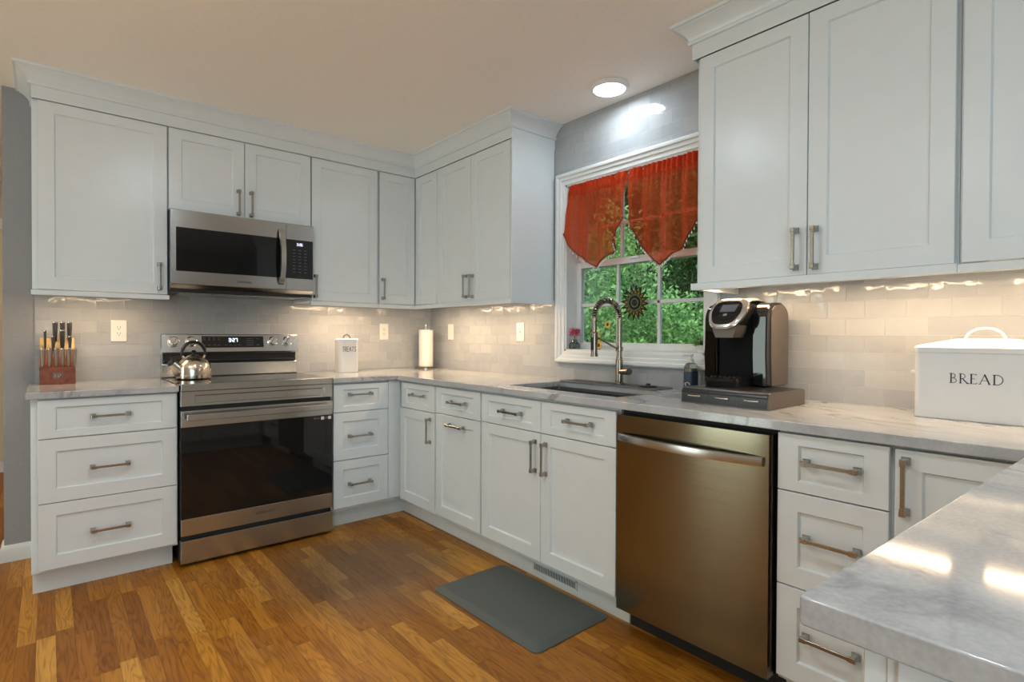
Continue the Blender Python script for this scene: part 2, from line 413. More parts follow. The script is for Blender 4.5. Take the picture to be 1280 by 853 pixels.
M['hem'] = plain('red_hem_trim', (0.20, 0.02, 0.008), 0.8, var=0.3, scale=300)

# ------------------------------------------------------------------ the setting
H = 2.432; RX0, RX1, RY0, RY1 = -5.0, 0.14, -6.5, 2.6
def struct(name, mb, m, parent=None, **k):
    o = mb.build(name, M[m], parent, **k)
    if parent is None: o['kind'] = 'structure'
    return o
struct('floor', MB().box(RX0, RX1, RY0, RY1, -0.08, 0.0), 'oak')
struct('ceiling', MB().box(RX0 - 0.2, RX1 + 0.02, RY0 - 0.2, RY1 + 0.2, H, H + 0.2), 'ceil')
struct('wall_back', MB().box(-2.531, 0.0, 0.008, 0.14, 0, H), 'wallgray')
struct('wall_hall', MB().box(RX0, -1.0, RY1 - 0.1, RY1, 0, H), 'walltan')
struct('wall_left', MB().box(RX0 - 0.12, RX0, RY0, RY1, 0, H), 'wallroom')
struct('wall_front', MB().box(RX0 - 0.12, RX1, RY0 - 0.12, RY0, 0, H), 'wallroom')
WY0, WY1, WZ0, WZ1 = -1.510, -2.427, 1.080, 2.062      # window opening
wr = MB()
wr.box(0.008, 0.14, 0.14, WY0, 0, H); wr.box(0.008, 0.14, WY1, RY0, 0, H)
wr.box(0.008, 0.14, WY0, WY1, 0, WZ0); wr.box(0.008, 0.14, WY0, WY1, WZ1, H)
struct('wall_right', wr, 'wallgray')
# glazed tile
struct('trim_1', MB().box(-2.408, 0.0, 0.0, 0.008, 0.90, 1.47), 'tileA')
tb = MB()
tb.box(0.0, 0.008, 0.0, WY0, 0.90, H); tb.box(0.0, 0.008, WY1, -4.6, 0.90, H)
tb.box(0.0, 0.008, WY0, WY1, 0.90, WZ0); tb.box(0.0, 0.008, WY0, WY1, WZ1, H)
struct('trim_2', tb, 'tileB')
# baseboard on the stub of wall_back
bbp = [(0.0, 0.0), (0.016, 0.0), (0.016, 0.062), (0.012, 0.074), (0.006, 0.082), (0.0, 0.084)]
bb = MB(); path = [(-2.414, 0.008), (-2.531, 0.008), (-2.531, 0.14)]
bb.loft([[(-2.414, 0.008 - d, z) for d, z in bbp], [(-2.531 - d, 0.008 - d, z) for d, z in bbp], [(-2.531 - d, 0.14, z) for d, z in bbp]])
struct('baseboard_back', bb, 'crown')
struct('baseboard_hall', MB().box(RX0, -1.0, RY1 - 0.116, RY1 - 0.1, 0, 0.09, 0.004), 'crown')
# hall doorway casing seen past the wall end
hd = MB(); hd.box(-2.80, -2.71, RY1 - 0.118, RY1 - 0.1, 0, 2.05, 0.004); hd.box(-2.80, -1.9, RY1 - 0.118, RY1 - 0.1, 2.05, 2.14, 0.004)
struct('trim_3', hd, 'crown')

# crown mouldings with frieze boards
CR = [(-0.004, 2.292), (0.0, 2.292), (0.0, 2.352), (0.011, 2.353), (0.013, 2.357), (0.013, 2.365), (0.010, 2.368), (0.012, 2.374), (0.017, 2.384), (0.026, 2.396), (0.038, 2.408), (0.050, 2.414), (0.054, 2.418), (0.055, 2.4195), (0.065, 2.420), (0.066, H), (-0.004, H)]
XE, YE, FR = -2.412, -1.415, 0.345
cm = MB()
cm.loft([[q(d, z) for d, z in CR] for q in (
    lambda d, z: (XE - d, 0.004, z), lambda d, z: (XE - d, -(FR + d), z), lambda d, z: (-(FR + d), -(FR + d), z),
    lambda d, z: (-(FR + d), YE - d, z), lambda d, z: (0.0, YE - d, z))])
struct('trim_4', cm, 'cab')
YS = -2.560
cm = MB()
cm.loft([[q(d, z) for d, z in CR] for q in (
    lambda d, z: (0.0, YS + d, z), lambda d, z: (-(FR + d), YS + d, z), lambda d, z: (-(FR + d), -4.45, z))])
struct('trim_5', cm, 'cab')
# outdoors
struct('ground', MB().box(0.2, 30, -20, 30, -0.75, -0.6), 'soil')
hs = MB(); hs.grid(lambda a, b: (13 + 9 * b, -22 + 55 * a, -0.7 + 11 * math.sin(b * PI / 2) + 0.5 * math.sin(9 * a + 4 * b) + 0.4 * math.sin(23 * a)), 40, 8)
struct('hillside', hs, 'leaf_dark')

# ------------------------------------------------------------------ window
win = thing('window_1', None, None, (0.0, -1.97, WZ0), kind='structure')
CP = [(0.0, 0.0), (0.0, 0.010), (0.006, 0.012), (0.022, 0.012), (0.026, 0.018), (0.042, 0.020), (0.048, 0.026), (0.060, 0.027), (0.067, 0.022), (0.070, 0.0)]
cs = MB()
def cpt(sy, sz):
    y = WY0 if sy > 0 else WY1; z = WZ1 if sz > 0 else WZ0
    return [(-h, y + sy * d, z + sz * d) for d, h in CP]
rings = [cpt(1, -1), cpt(1, 1), cpt(-1, 1), cpt(-1, -1), cpt(1, -1)]
cs.loft(rings, False, False)
cs.build('casing', M['crown'], win)
jb = MB()
for a in ((WY0, WY0 - 0.012, WZ0, WZ1), (WY1 + 0.012, WY1, WZ0, WZ1), (WY0, WY1, WZ0 - 0.001, WZ0 + 0.012), (WY0, WY1, WZ1 - 0.012, WZ1)):
    jb.box(-0.004, 0.15, a[0], a[1], a[2], a[3])
jb.build('jamb', M['crown'], win)
def sash(name, x0, x1, z0, z1, rb, rt_):
    s = MB(); ya, yb = WY0 - 0.012, WY1 + 0.012; st = 0.040
    s.box(x0, x1, ya, ya - st, z0, z1, 0.002); s.box(x0, x1, yb + st, yb, z0, z1, 0.002)
    s.box(x0, x1, ya - st, yb + st, z0, z0 + rb, 0.002); s.box(x0, x1, ya - st, yb + st, z1 - rt_, z1, 0.002)
    so = s.build(name, M['crown'], win)
    gy0, gy1, gz0, gz1 = ya - st, yb + st, z0 + rb, z1 - rt_
    g = MB(); xm = (x0 + x1) / 2
    for k in (1, 2):
        y = gy0 + (gy1 - gy0) * k / 3; g.box(xm - 0.008, xm + 0.008, y - 0.009, y + 0.009, gz0, gz1, 0.002)
    z = (gz0 + gz1) / 2; g.box(xm - 0.008, xm + 0.008, gy0, gy1, z - 0.009, z + 0.009, 0.002)
    g.build('muntin_grid', M['crown'], so)
    MB().box(xm - 0.002, xm + 0.002, gy0, gy1, gz0, gz1).build('glass', M['pane'], so)
sash('lower_sash', 0.078, 0.108, WZ0 + 0.012, 1.606, 0.040, 0.036)
sash('upper_sash', 0.110, 0.138, 1.570, WZ1 - 0.012, 0.036, 0.040)
lk = MB(); lk.box(0.066, 0.078, -1.99, -1.93, 1.590, 1.604, 0.003); lk.build('sash_lock', M['crown'], win)

# ------------------------------------------------------------------ cabinets
def pull(parent, f, u, z, o, L=0.155, vert=False):
    mb = MB(f); h = L / 2; q = 0.0105
    def P(a, b, oo): return (u + (b if vert else a), oo, z + (a if vert else b))
    def bx(a0, a1, b0, b1, o0, o1, bev):
        c = P(a0, b0, o0); d = P(a1, b1, o1); mb.box(c[0], d[0], c[1], d[1], c[2], d[2], bev, 1)
    for s in (-1, 1):
        c = s * (h - q)
        def sq(r, oo): return [P(c - r, -r, oo), P(c + r, -r, oo), P(c + r, r, oo), P(c - r, r, oo)]
        mb.loft([sq(q, o), sq(q, o + 0.004), sq(q * 0.86, o + 0.006), sq(q * 0.62, o + 0.014), sq(q * 0.60, o + 0.022), sq(q * 0.72, o + 0.025), sq(q * 0.72, o + 0.033), sq(q * 0.6, o + 0.0345)])
    r = 0.0054
    bx(-(h - q), -(h - q) * 0.8, -r * 1.25, r * 1.25, o + 0.0245, o + 0.0335, 0.001)
    bx((h - q) * 0.8, h - q, -r * 1.25, r * 1.25, o + 0.0245, o + 0.0335, 0.001)
    bx(-(h - q) * 0.82, (h - q) * 0.82, -r, r, o + 0.0255, o + 0.0325, 0.001)
    return mb.build('pull', M['nickel'], parent)
def front(root, f, kind, u0, u1, z0, z1, o, pu=None, pz=None, vert=False, small=False, L=0.155):
    mb = MB(f)
    if kind == 'drawer': mb.shaker(u0, u1, z0, z1, o, 0.060, 0.033 if small else 0.055, 0.033 if small else 0.060)
    else: mb.shaker(u0, u1, z0, z1, o, 0.060, 0.052, 0.060)
    d = mb.build(kind, M['cab'], root)
    if pu is not None: pull(d, f, pu, pz, o, L, vert)
    return d
def cab(f, name, label, u0, u1, o1, z0, z1, cat='cabinet', group=None, toe=None, rail=None, o0=0.004, carc=True):
    c = f(((u0 + u1) / 2, o1 / 2, z0 if toe is None else 0.0))
    r = thing(name, label, cat, c, group)
    if carc: MB(f).box(u0, u1, o0, o1, z0, z1, 0.001, 1).build('carcass', M['cab'], r)
    if toe is not None:
        MB(f).box(toe[0], toe[1], o0, toe[2], 0.0, z0 - 0.0005).build('toe_kick', M['cab'], r)
    return r
OB, OD = 0.606, 0.630          # base box front, door front
OU, OUD = 0.317, 0.340         # upper box front, door front
UZ0, UZ1 = 1.385, 2.292

# base run on wall_back
r = cab(FA, 'base_cabinet', 'white three-drawer base cabinet left of the range under the knife block', -2.415, -1.857, OB, 0.106, 0.882, toe=(-2.412, -1.872, 0.546))
front(r, FA, 'drawer', -2.390, -1.864, 0.7055, 0.877, OD, -2.130, 0.793, small=True)
front(r, FA, 'drawer', -2.390, -1.864, 0.418, 0.7015, OD, -2.132, 0.558)
front(r, FA, 'drawer', -2.390, -1.864, 0.121, 0.4145, OD, -2.132, 0.265)
r = cab(FA, 'base_cabinet', 'white narrow three-drawer base cabinet right of the range beside the inside corner', -1.066, -0.640, OB, 0.106, 0.882, toe=(-1.066, -0.5456, 0.5456))
front(r, FA, 'drawer', -1.058, -0.702, 0.706, 0.873, OD, -0.892, 0.809, small=True)
front(r, FA, 'drawer', -1.058, -0.702, 0.416, 0.702, OD, -0.892, 0.557)
front(r, FA, 'drawer', -1.058, -0.702, 0.128, 0.412, OD, -0.892, 0.266)
MB(FA).box(-0.698, -0.612, OB - 0.001, 0.6255, 0.126, 0.880, 0.001, 1).build('filler_strip', M['cab'], r)

# base run on wall_right (u = -y)
r = cab(FB, 'base_cabinet', 'white corner base cabinet with one small drawer over one narrow door', 0.6125, 1.0715, OB, 0.106, 0.882, toe=(0.5456, 1.0715, 0.5456))
front(r, FB, 'drawer', 0.672, 1.0645, 0.7145, 0.871, OD, 0.884, 0.803, small=True)
front(r, FB, 'door', 0.655, 1.0645, 0.124, 0.7105, OD, 1.020, 0.606, True)
r = cab(FB, 'base_cabinet', 'white pull-out base cabinet, its tall front with a level pull along the top', 1.0725, 1.5145, OB, 0.106, 0.882, toe=(1.0725, 1.5145, 0.5456))
front(r, FB, 'drawer', 1.0805, 1.5085, 0.722, 0.871, OD, 1.310, 0.798, small=True)
front(r, FB, 'door', 1.0805, 1.5085, 0.130, 0.718, OD, 1.296, 0.667)
r = cab(FB, 'base_cabinet', 'white two-door sink base cabinet with two false drawer fronts', 1.5155, 2.4165, OB, 0.106, 0.882, toe=(1.5155, 2.4165, 0.5456), carc=False)
sb = MB(FB)
for a in ((1.5155, 1.534, 0.004, OB, 0.106, 0.882), (2.398, 2.4165, 0.004, OB, 0.106, 0.882), (1.534, 2.398, 0.004, OB, 0.106, 0.124), (1.534, 2.398, 0.004, 0.02, 0.124, 0.64), (1.534, 2.398, OB - 0.03, OB, 0.124, 0.882)):
    sb.box(*a)
sb.build('carcass', M['cab'], r)
front(r, FB, 'drawer', 1.522, 1.9705, 0.7255, 0.870, OD, 1.767, 0.797, small=True)
front(r, FB, 'drawer', 1.9745, 2.410, 0.7255, 0.870, OD, 2.212, 0.801, small=True)
front(r, FB, 'door', 1.522, 1.9705, 0.130, 0.7215, OD, 1.937, 0.613, True)
front(r, FB, 'door', 1.9745, 2.410, 0.130, 0.7215, OD, 2.007, 0.610, True)
r = cab(FB, 'base_cabinet', 'white three-drawer base cabinet right of the dishwasher', 3.0395, 3.3445, OB, 0.106, 0.882, toe=(3.0395, 3.3445, 0.5456))
front(r, FB, 'drawer', 3.0435, 3.338, 0.703, 0.876, OD, 3.196, 0.797, small=True)
front(r, FB, 'drawer', 3.0435, 3.338, 0.4135, 0.699, OD, 3.197, 0.570)
front(r, FB, 'drawer', 3.0435, 3.338, 0.126, 0.4095, OD, 3.197, 0.277)
r = cab(FB, 'base_cabinet', 'white corner base cabinet whose door meets the peninsula', 3.3455, 3.640, OB, 0.106, 0.882, toe=(3.3455, 3.640, 0.5456))
front(r, FB, 'door', 3.351, 3.598, 0.126, 0.874, OD, 3.376, 0.778, True)
# peninsula base, fronts face +y
r = thing('base_cabinet', 'white peninsula base cabinet under the foreground worktop end', 'cabinet', (-1.2, -3.93, 0.0))
pc = MB(); pc.box(-1.745, -0.62, -3.645, -4.22, 0.106, 0.882, 0.001, 1); pc.build('carcass', M['cab'], r)
MB().box(-1.70, -0.62, -3.70, -4.18, 0.0, 0.1055).build('toe_kick', M['cab'], r)
FP = lambda p: (-p[0], p[1], p[2])
for a in ((0.655, 1.195), (1.200, 1.743)):
    front(r, FP, 'drawer', a[0], a[1], 0.724, 0.872, -3.625, sum(a) / 2, 0.798, small=True)
    front(r, FP, 'door', a[0], a[1], 0.126, 0.716, -3.625, a[1] - 0.045 if a[0] < 1 else a[0] + 0.045, 0.61, True)
MB().box(-1.7455, -1.750, -3.655, -4.20, 0.126, 0.870, 0.001, 1).build('end_panel', M['cab'], r)

# upper run on wall_back
def upper(f, label, u0, u1, z0=UZ0, rail=True, ends=(False, False), group=None):
    r = cab(f, 'wall_cabinet', label, u0, u1, OU, z0, 2.300, group=group)
    if rail:
        MB(f).box(u0 - (0.004 if ends[0] else 0), u1 + (0.004 if ends[1] else 0), OU - 0.006, 0.346, 1.358, 1.3815, 0.002).build('light_rail', M['cab'], r)
    return r
r = upper(FA, 'white single-door wall cabinet above the knife block, at the left end', -2.412, -1.857, ends=(True, True))
front(r, FA, 'door', -2.389, -1.8615, UZ0 + 0.001, UZ1 - 0.003, OUD, -1.897, 1.480, True, L=0.150)
r = upper(FA, 'white short two-door wall cabinet directly above the microwave', -1.8565, -1.086, 1.846, rail=False)
front(r, FA, 'door', -1.8535, -1.4750, 1.851, UZ1 - 0.003, OUD, -1.508, 1.935, True, L=0.150)
front(r, FA, 'door', -1.4710, -1.0895, 1.851, UZ1 - 0.003, OUD, -1.439, 1.935, True, L=0.150)
r = upper(FA, 'white wide single-door wall cabinet right of the microwave', -1.0855, -0.625, ends=(True, False))
front(r, FA, 'door', -1.0805, -0.6325, UZ0 + 0.001, UZ1 - 0.003, OUD, -1.062, 1.478, True, L=0.150)
# corner wall cabinet with a door on each wall
r = thing('wall_cabinet', 'white corner wall cabinet with a narrow door on each wall above the paper towels', 'cabinet', (-0.3, -0.3, UZ0))
cc = MB(); pl = [(-0.624, -0.004), (-0.004, -0.004), (-0.004, -0.6265), (-OU, -0.6265), (-OU, -OU), (-0.624, -OU)]
cc.prism(pl, lambda a, b, h: (a, b, h), UZ0, 2.300); cc.build('carcass', M['cab'], r)
front(r, FA, 'door', -0.616, -0.343, UZ0 + 0.001, UZ1 - 0.003, OUD, -0.594, 1.487, True, L=0.150)
front(r, FB, 'door', 0.345, 0.6245, UZ0 + 0.001, UZ1 - 0.003, OUD)
lr = MB(); pl = [(-0.6245, -0.346), (-0.346, -0.346), (-0.346, -0.6265), (-(OU - 0.006), -0.6265), (-(OU - 0.006), -(OU - 0.006)), (-0.6245, -(OU - 0.006))]
lr.prism(pl, lambda a, b, h: (a, b, h), 1.358, 1.3815); lr.build('light_rail', M['cab'], r)
r = upper(FB, 'white two-door wall cabinet between the corner and the window', 0.6275, 1.4145, rail=False)
front(r, FB, 'door', 0.6295, 1.0145, UZ0 + 0.001, UZ1 - 0.003, OUD, 0.977, 1.478, True, L=0.150)
front(r, FB, 'door', 1.0175, 1.398, UZ0 + 0.001, UZ1 - 0.003, OUD, 1.044, 1.475, True, L=0.150)
MB(FB).box(1.4015, 1.4155, 0.004, OUD - 0.002, UZ0, 2.2915, 0.001, 1).build('end_panel', M['cab'], r)
lr = MB(FB); lr.prism([(0.627, 0.346), (1.421, 0.346), (1.421, 0.004), (1.396, 0.004), (1.396, OU - 0.006), (0.627, OU - 0.006)], lambda a, b, h: (a, b, h), 1.358, 1.3845)
lr.build('light_rail', M['cab'], r)
# upper run right of the window
r = upper(FB, 'white tall two-door wall cabinet above the coffee maker', 2.572, 3.421, rail=False)
front(r, FB, 'door', 2.5925, 3.0055, UZ0 + 0.001, UZ1 - 0.003, OUD, 2.971, 1.478, True, L=0.150)
front(r, FB, 'door', 3.0090, 3.4135, UZ0 + 0.001, UZ1 - 0.003, OUD, 3.035, 1.476, True, L=0.150)
lr = MB(FB); lr.prism([(2.562, 0.004), (2.562, 0.348), (3.4215, 0.348), (3.4215, OU - 0.006), (2.586, OU - 0.006), (2.586, 0.004)], lambda a, b, h: (a, b, h), 1.358, 1.3845)
lr.build('light_rail', M['cab'], r)
r = upper(FB, 'white wall cabinet above the bread box, at the right edge', 3.422, 4.40, ends=(False, True))
front(r, FB, 'door', 3.430, 3.907, UZ0 + 0.001, UZ1 - 0.003, OUD, 3.870, 1.476, True, L=0.150)
front(r, FB, 'door', 3.914, 4.392, UZ0 + 0.001, UZ1 - 0.003, OUD, 3.950, 1.476, True, L=0.150)

# ------------------------------------------------------------------ worktops
ZC0, ZC1 = 0.884, 0.914
def slab(poly, holes, e=0.003):
    """flat slab with an eased rim; holes are rectangles x0,x1,y0,y1"""
    bm = bmesh.new(); loops = [poly] + [[(h[0], h[2]), (h[1], h[2]), (h[1], h[3]), (h[0], h[3])] for h in holes]
    eds = []
    for lp in loops:
        V = [bm.verts.new((x, y, ZC0)) for x, y in lp]
        eds += [bm.edges.new((V[i], V[(i + 1) % len(V)])) for i in range(len(V))]
    bmesh.ops.triangle_fill(bm, edges=eds, use_beauty=True)
    fs = bm.faces[:]
    ex = bmesh.ops.extrude_face_region(bm, geom=fs)
    bmesh.ops.translate(bm, verts=[v for v in ex['geom'] if isinstance(v, bmesh.types.BMVert)], vec=(0, 0, ZC1 - ZC0))
    bmesh.ops.recalc_face_normals(bm, faces=bm.faces[:])
    bmesh.ops.dissolve_limit(bm, angle_limit=0.01, verts=bm.verts[:], edges=bm.edges[:])
    rim = [ed for ed in bm.edges if len(ed.link_faces) == 2 and abs(ed.link_faces[0].normal.dot(ed.link_faces[1].normal)) < 0.3 and abs((ed.verts[0].co - ed.verts[1].co).z) < 1e-6]
    bmesh.ops.bevel(bm, geom=rim, offset=e, segments=3, affect='EDGES', profile=0.5)
    m = MB(); m.bm.free(); m.bm = bm; return m
o = slab([(-2.431, 0.0), (-1.857, 0.0), (-1.857, -0.648), (-2.431, -0.648)], []).build('worktop', M['quartz'])
tag(o, 'short white quartz worktop left of the range carrying the knife block', 'countertop')
SX0, SX1, SY0, SY1 = -0.525, -0.150, -2.345, -1.610     # sink cut-out
rc = lambda cx, cy, r_, a0, a1: arc(cx, cy, r_, a0, a1, 4)
poly = [(-1.066, 0.0), (0.0, 0.0), (0.0, -4.30), (-1.781, -4.30)] + rc(-1.776, -3.584, 0.005, 180, 90) + [(-0.648, -3.622), (-0.648, -0.648), (-1.066, -0.648)]
o = slab(poly, [(SX0, SX1, SY0, SY1)]).build('worktop', M['quartz'])
tag(o, 'long white veined quartz worktop from the range round the sink to the peninsula', 'countertop')

# sink bowl hung under the cut-out
sk = thing('sink', 'dark undermount sink bowl set in the worktop under the window', 'sink', (-0.34, -1.98, 0.66))
sm = MB(); t_ = 0.006; zb = 0.690
ox0, ox1, oy0, oy1 = SX0 - 0.004, SX1 + 0.004, SY0 - 0.004, SY1 + 0.004
def rr(x0, x1, y0, y1, r_, z):
    p = arc(x1 - r_, y1 - r_, r_, 0, 90, 4) + arc(x0 + r_, y1 - r_, r_, 90, 180, 4) + arc(x0 + r_, y0 + r_, r_, 180, 270, 4) + arc(x1 - r_, y0 + r_, r_, 270, 360, 4)
    return [(a, b, z) for a, b in p]
sm.loft([rr(ox0 - 0.02, ox1 + 0.02, oy0 - 0.02, oy1 + 0.02, 0.03, 0.8835), rr(ox0, ox1, oy0, oy1, 0.02, 0.8835), rr(ox0, ox1, oy0, oy1, 0.02, zb + 0.02),
         rr(ox0 + 0.02, ox1 - 0.02, oy0 + 0.02, oy1 - 0.02, 0.02, zb), ], False, True)
sm.loft([rr(ox0 - 0.02, ox1 + 0.02, oy0 - 0.02, oy1 + 0.02, 0.03, 0.8832), rr(ox0 - t_, ox1 + t_, oy0 - t_, oy1 + t_, 0.02, 0.880), rr(ox0 - t_, ox1 + t_, oy0 - t_, oy1 + t_, 0.02, zb + 0.015),
         rr(ox0 + 0.02, ox1 - 0.02, oy0 + 0.02, oy1 - 0.02, 0.02, zb - t_)], False, True)
sm.build('bowl', M['sink'], sk)
sm = MB(); sm.lathe([(0.0, 0), (0.045, 0), (0.045, 0.004), (0.02, 0.006), (0.0, 0.006)], -0.34, -2.05, zb + 0.0005, cap=False); sm.build('drain', M['chrome'], sk)
# black rack resting on the bowl's ledge
rk = MB()
rx0, rx1, ry0, ry1, rz = SX0 + 0.004, SX1 - 0.004, -2.085, -1.640, 0.868
for i in range(23):
    y = ry0 + (ry1 - ry0) * i / 22; rk.tube([(rx0, y, rz), (rx1, y, rz)], 0.0038, 6)
for x in (rx0 + 0.004, (rx0 + rx1) / 2, rx1 - 0.004): rk.tube([(x, ry0, rz - 0.006), (x, ry1, rz - 0.006)], 0.004, 6)
tag(rk.build('drying_rack', M['blackmatte']), 'black wire rack laid across the left part of the sink', 'rack')
cb = MB(); cb.box(SX0 + 0.006, SX1 - 0.006, -2.300, -2.100, 0.858, 0.874, 0.003)
tag(cb.build('cutting_board', plain('brown_wood_board', (0.36, 0.22, 0.11), 0.35, var=0.25, scale=60)), 'brown board laid across the right end of the sink', 'cutting board')
# gray mat behind the sink
fm = MB(); fm.loft([rr(-0.158, -0.012, -2.262, -1.612, 0.012, 0.9143), rr(-0.158, -0.012, -2.262, -1.612, 0.012, 0.918), rr(-0.154, -0.016, -2.258, -1.616, 0.010, 0.920), rr(-0.150, -0.020, -2.254, -1.620, 0.010, 0.918)])
for i in range(34):
    y = -1.635 - i * 0.018; fm.box(-0.146, -0.024, y, y - 0.006, 0.917, 0.9198)
tag(fm.build('sink_mat', M['silicone']), 'long gray ribbed mat lying behind the sink round the faucet', 'mat')
st = MB(); st.lathe([(0.0, 0), (0.040, 0), (0.042, 0.003), (0.040, 0.006), (0.012, 0.007), (0.010, 0.016), (0.0, 0.017)], -0.085, -2.165, 0.9203, cap=False)
tag(st.build('sink_stopper', M['black']), 'round black sink stopper on the gray mat right of the faucet', 'stopper')

# ------------------------------------------------------------------ faucet
FX, FY = -0.085, -1.985
fc = thing('faucet', 'tall bronze spring-neck kitchen faucet standing behind the sink', 'faucet', (FX, FY, 0.920))
m = MB(); m.lathe([(0.0, 0.920), (0.027, 0.920), (0.027, 0.926), (0.0195, 0.932), (0.0195, 1.045), (0.0165, 1.050), (0.0165, 1.060), (0.0140, 1.064), (0.0140, 1.255), (0.0125, 1.262), (0.0, 1.262)], FX, FY, 0, 24, False)
m.build('column', M['faucet'], fc)
ax = lambda th: (FX - 0.0975 + 0.0975 * math.cos(th), FY, 1.258 + 0.092 * math.sin(th))
hose = [(FX, FY, 1.245)] + [ax(PI * i / 28) for i in range(29)] + [(FX - 0.195, FY, 1.20)]
MB().tube(hose, 0.0075, 12).build('hose', M['blackmatte'], fc)
coil = []; NT_ = 24
for i in range(NT_ * 14 + 1):
    th = PI * 0.985 * i / (NT_ * 14); c = Vector(ax(th)); a = 2 * PI * i / 14
    n_ = Vector((math.cos(th), 0, math.sin(th))); coil.append(tuple(c + n_ * 0.0130 * math.cos(a) + Vector((0, 1, 0)) * 0.0130 * math.sin(a)))
MB().tube(coil, 0.0027, 6).build('spring', M['faucet'], fc)
m = MB(); hx = FX - 0.195
m.lathe([(0.0, 1.268), (0.0125, 1.268), (0.0135, 1.262), (0.0135, 1.240), (0.011, 1.236), (0.011, 1.190), (0.0165, 1.184), (0.0165, 1.085), (0.019, 1.078), (0.019, 1.068), (0.0, 1.068)][::-1], hx, FY, 0, 20, False)
m.build('spray_head', M['faucet'], fc)
m = MB(); m.box(hx - 0.021, hx - 0.014, FY - 0.006, FY + 0.006, 1.10, 1.165, 0.002); m.build('spray_button', M['black'], fc)
m = MB(); m.lathe([(0.0165, 1.092), (0.019, 1.094), (0.019, 1.112), (0.0165, 1.114)], FX, FY, 0, 20, False); m.tube([(FX - 0.015, FY, 1.103), (FX - 0.08, FY, 1.128), (FX - 0.178, FY, 1.166)], 0.0048, 8)
m.build('docking_arm', M['faucet'], fc)
m = MB(); d = Vector((-0.22, -0.95, 0.07)).normalized(); a = Vector((FX, FY, 0.985))
m.tube([tuple(a + d * 0.012), tuple(a + d * 0.040)], 0.0155, 18); m.tube([tuple(a + d * 0.040), tuple(a + d * 0.080)], [0.0165, 0.0185], 18)
m.build('handle', M['faucet'], fc)

# ------------------------------------------------------------------ seven-segment digits and small lettering
SEG = {'0': 'abcdef', '1': 'bc', '2': 'abged', '3': 'abgcd', '4': 'fgbc', '5': 'afgcd', '6': 'afgedc', '7': 'abc', '8': 'abcdefg', '9': 'abfgcd'}
def digits(txt, a0, b0, h):
    w = h * 0.5; out = []; a = a0
    for ch in txt:
        if ch == ':':
            out += [[(a, b0 + h * 0.3), (a, b0 + h * 0.36)], [(a, b0 + h * 0.66), (a, b0 + h * 0.72)]]; a += h * 0.3; continue
        P = dict(a=[(0, 1), (1, 1)], b=[(1, 1), (1, .5)], c=[(1, .5), (1, 0)], d=[(0, 0), (1, 0)], e=[(0, 0), (0, .5)], f=[(0, .5), (0, 1)], g=[(0, .5), (1, .5)])
        for s_ in SEG[ch]: out.append([(a + x * w, b0 + y * h) for x, y in P[s_]])
        a += w + h * 0.3
    return out
GL = {  # simple stroke letters in a 1 x 1 cell: (width, strokes)
 'S': (.6, [arc(.3, .75, .28, 20, 270, 6, .25) + arc(.3, .25, .28, 90, -160, 6, .25)]), 'A': (.7, [[(0, 0), (.35, 1), (.7, 0)], [(.12, .35), (.58, .35)]]),
 'M': (.8, [[(0, 0), (0, 1), (.4, .2), (.8, 1), (.8, 0)]]), 'U': (.65, [[(0, 1), (0, .3)] + arc(.325, .3, .325, 180, 360, 6, .3) + [(.65, 1)]]),
 'N': (.65, [[(0, 0), (0, 1), (.65, 0), (.65, 1)]]), 'G': (.7, [arc(.38, .5, .38, 50, 320, 10, .5) + [(.68, .45), (.42, .45)]]),
 'T': (.6, [[(0, 1), (.6, 1)], [(.3, 1), (.3, 0)]]), 'R': (.6, [[(0, 0), (0, 1)], [(0, 1), (.3, 1)] + arc(.3, .75, .27, 90, -90, 6, .25) + [(0, .5)], [(.25, .5), (.6, 0)]]),
 'E': (.5, [[(.5, 1), (0, 1), (0, 0), (.5, 0)], [(0, .52), (.42, .52)]]), }
def word(txt, a0, b0, h, sp=0.25, sx=1.0):
    out = []; a = a0
    for ch in txt:
        w, st_ = GL[ch]
        for s_ in st_: out.append([(a + x * h * sx, b0 + y * h) for x, y in s_])
        a += (w + sp) * h * sx
    return out, a - a0 - sp * h * sx

# ------------------------------------------------------------------ range
RU0, RU1 = -1.851, -1.077
rg = thing('range', 'stainless electric range with black glass oven door, between the base cabinets', 'range', (-1.464, -0.33, 0.0))
m = MB(FA); m.box(RU0, RU1, 0.02, 0.615, 0.022, 0.903); m.build('body', M['black'], rg)
for u in (RU0 + 0.04, RU1 - 0.04):
    for o_ in (0.08, 0.58):
        c = FA((u, o_, 0)); m = MB(); m.lathe([(0.0, 0), (0.020, 0), (0.020, 0.012), (0.012, 0.022), (0.0, 0.022)], c[0], c[1], 0, 16, False); m.build('leg', M['black'], rg)
m = MB(FA); m.box(RU0 - 0.002, RU1 + 0.002, 0.075, 0.652, 0.9035, 0.918, 0.003); ct = m.build('cooktop', M['glassblack'], rg)
for (u, o_, r_) in ((-1.66, 0.46, 0.105), (-1.27, 0.47, 0.09), (-1.66, 0.22, 0.08), (-1.28, 0.22, 0.085)):
    c = FA((u, o_, 0)); m = MB(); m.lathe([(r_, 0.9181), (r_, 0.9184), (r_ - 0.002, 0.9184), (r_ - 0.002, 0.9181)], c[0], c[1], 0, 40, False); m.build('burner_ring', M['icondim'], ct)
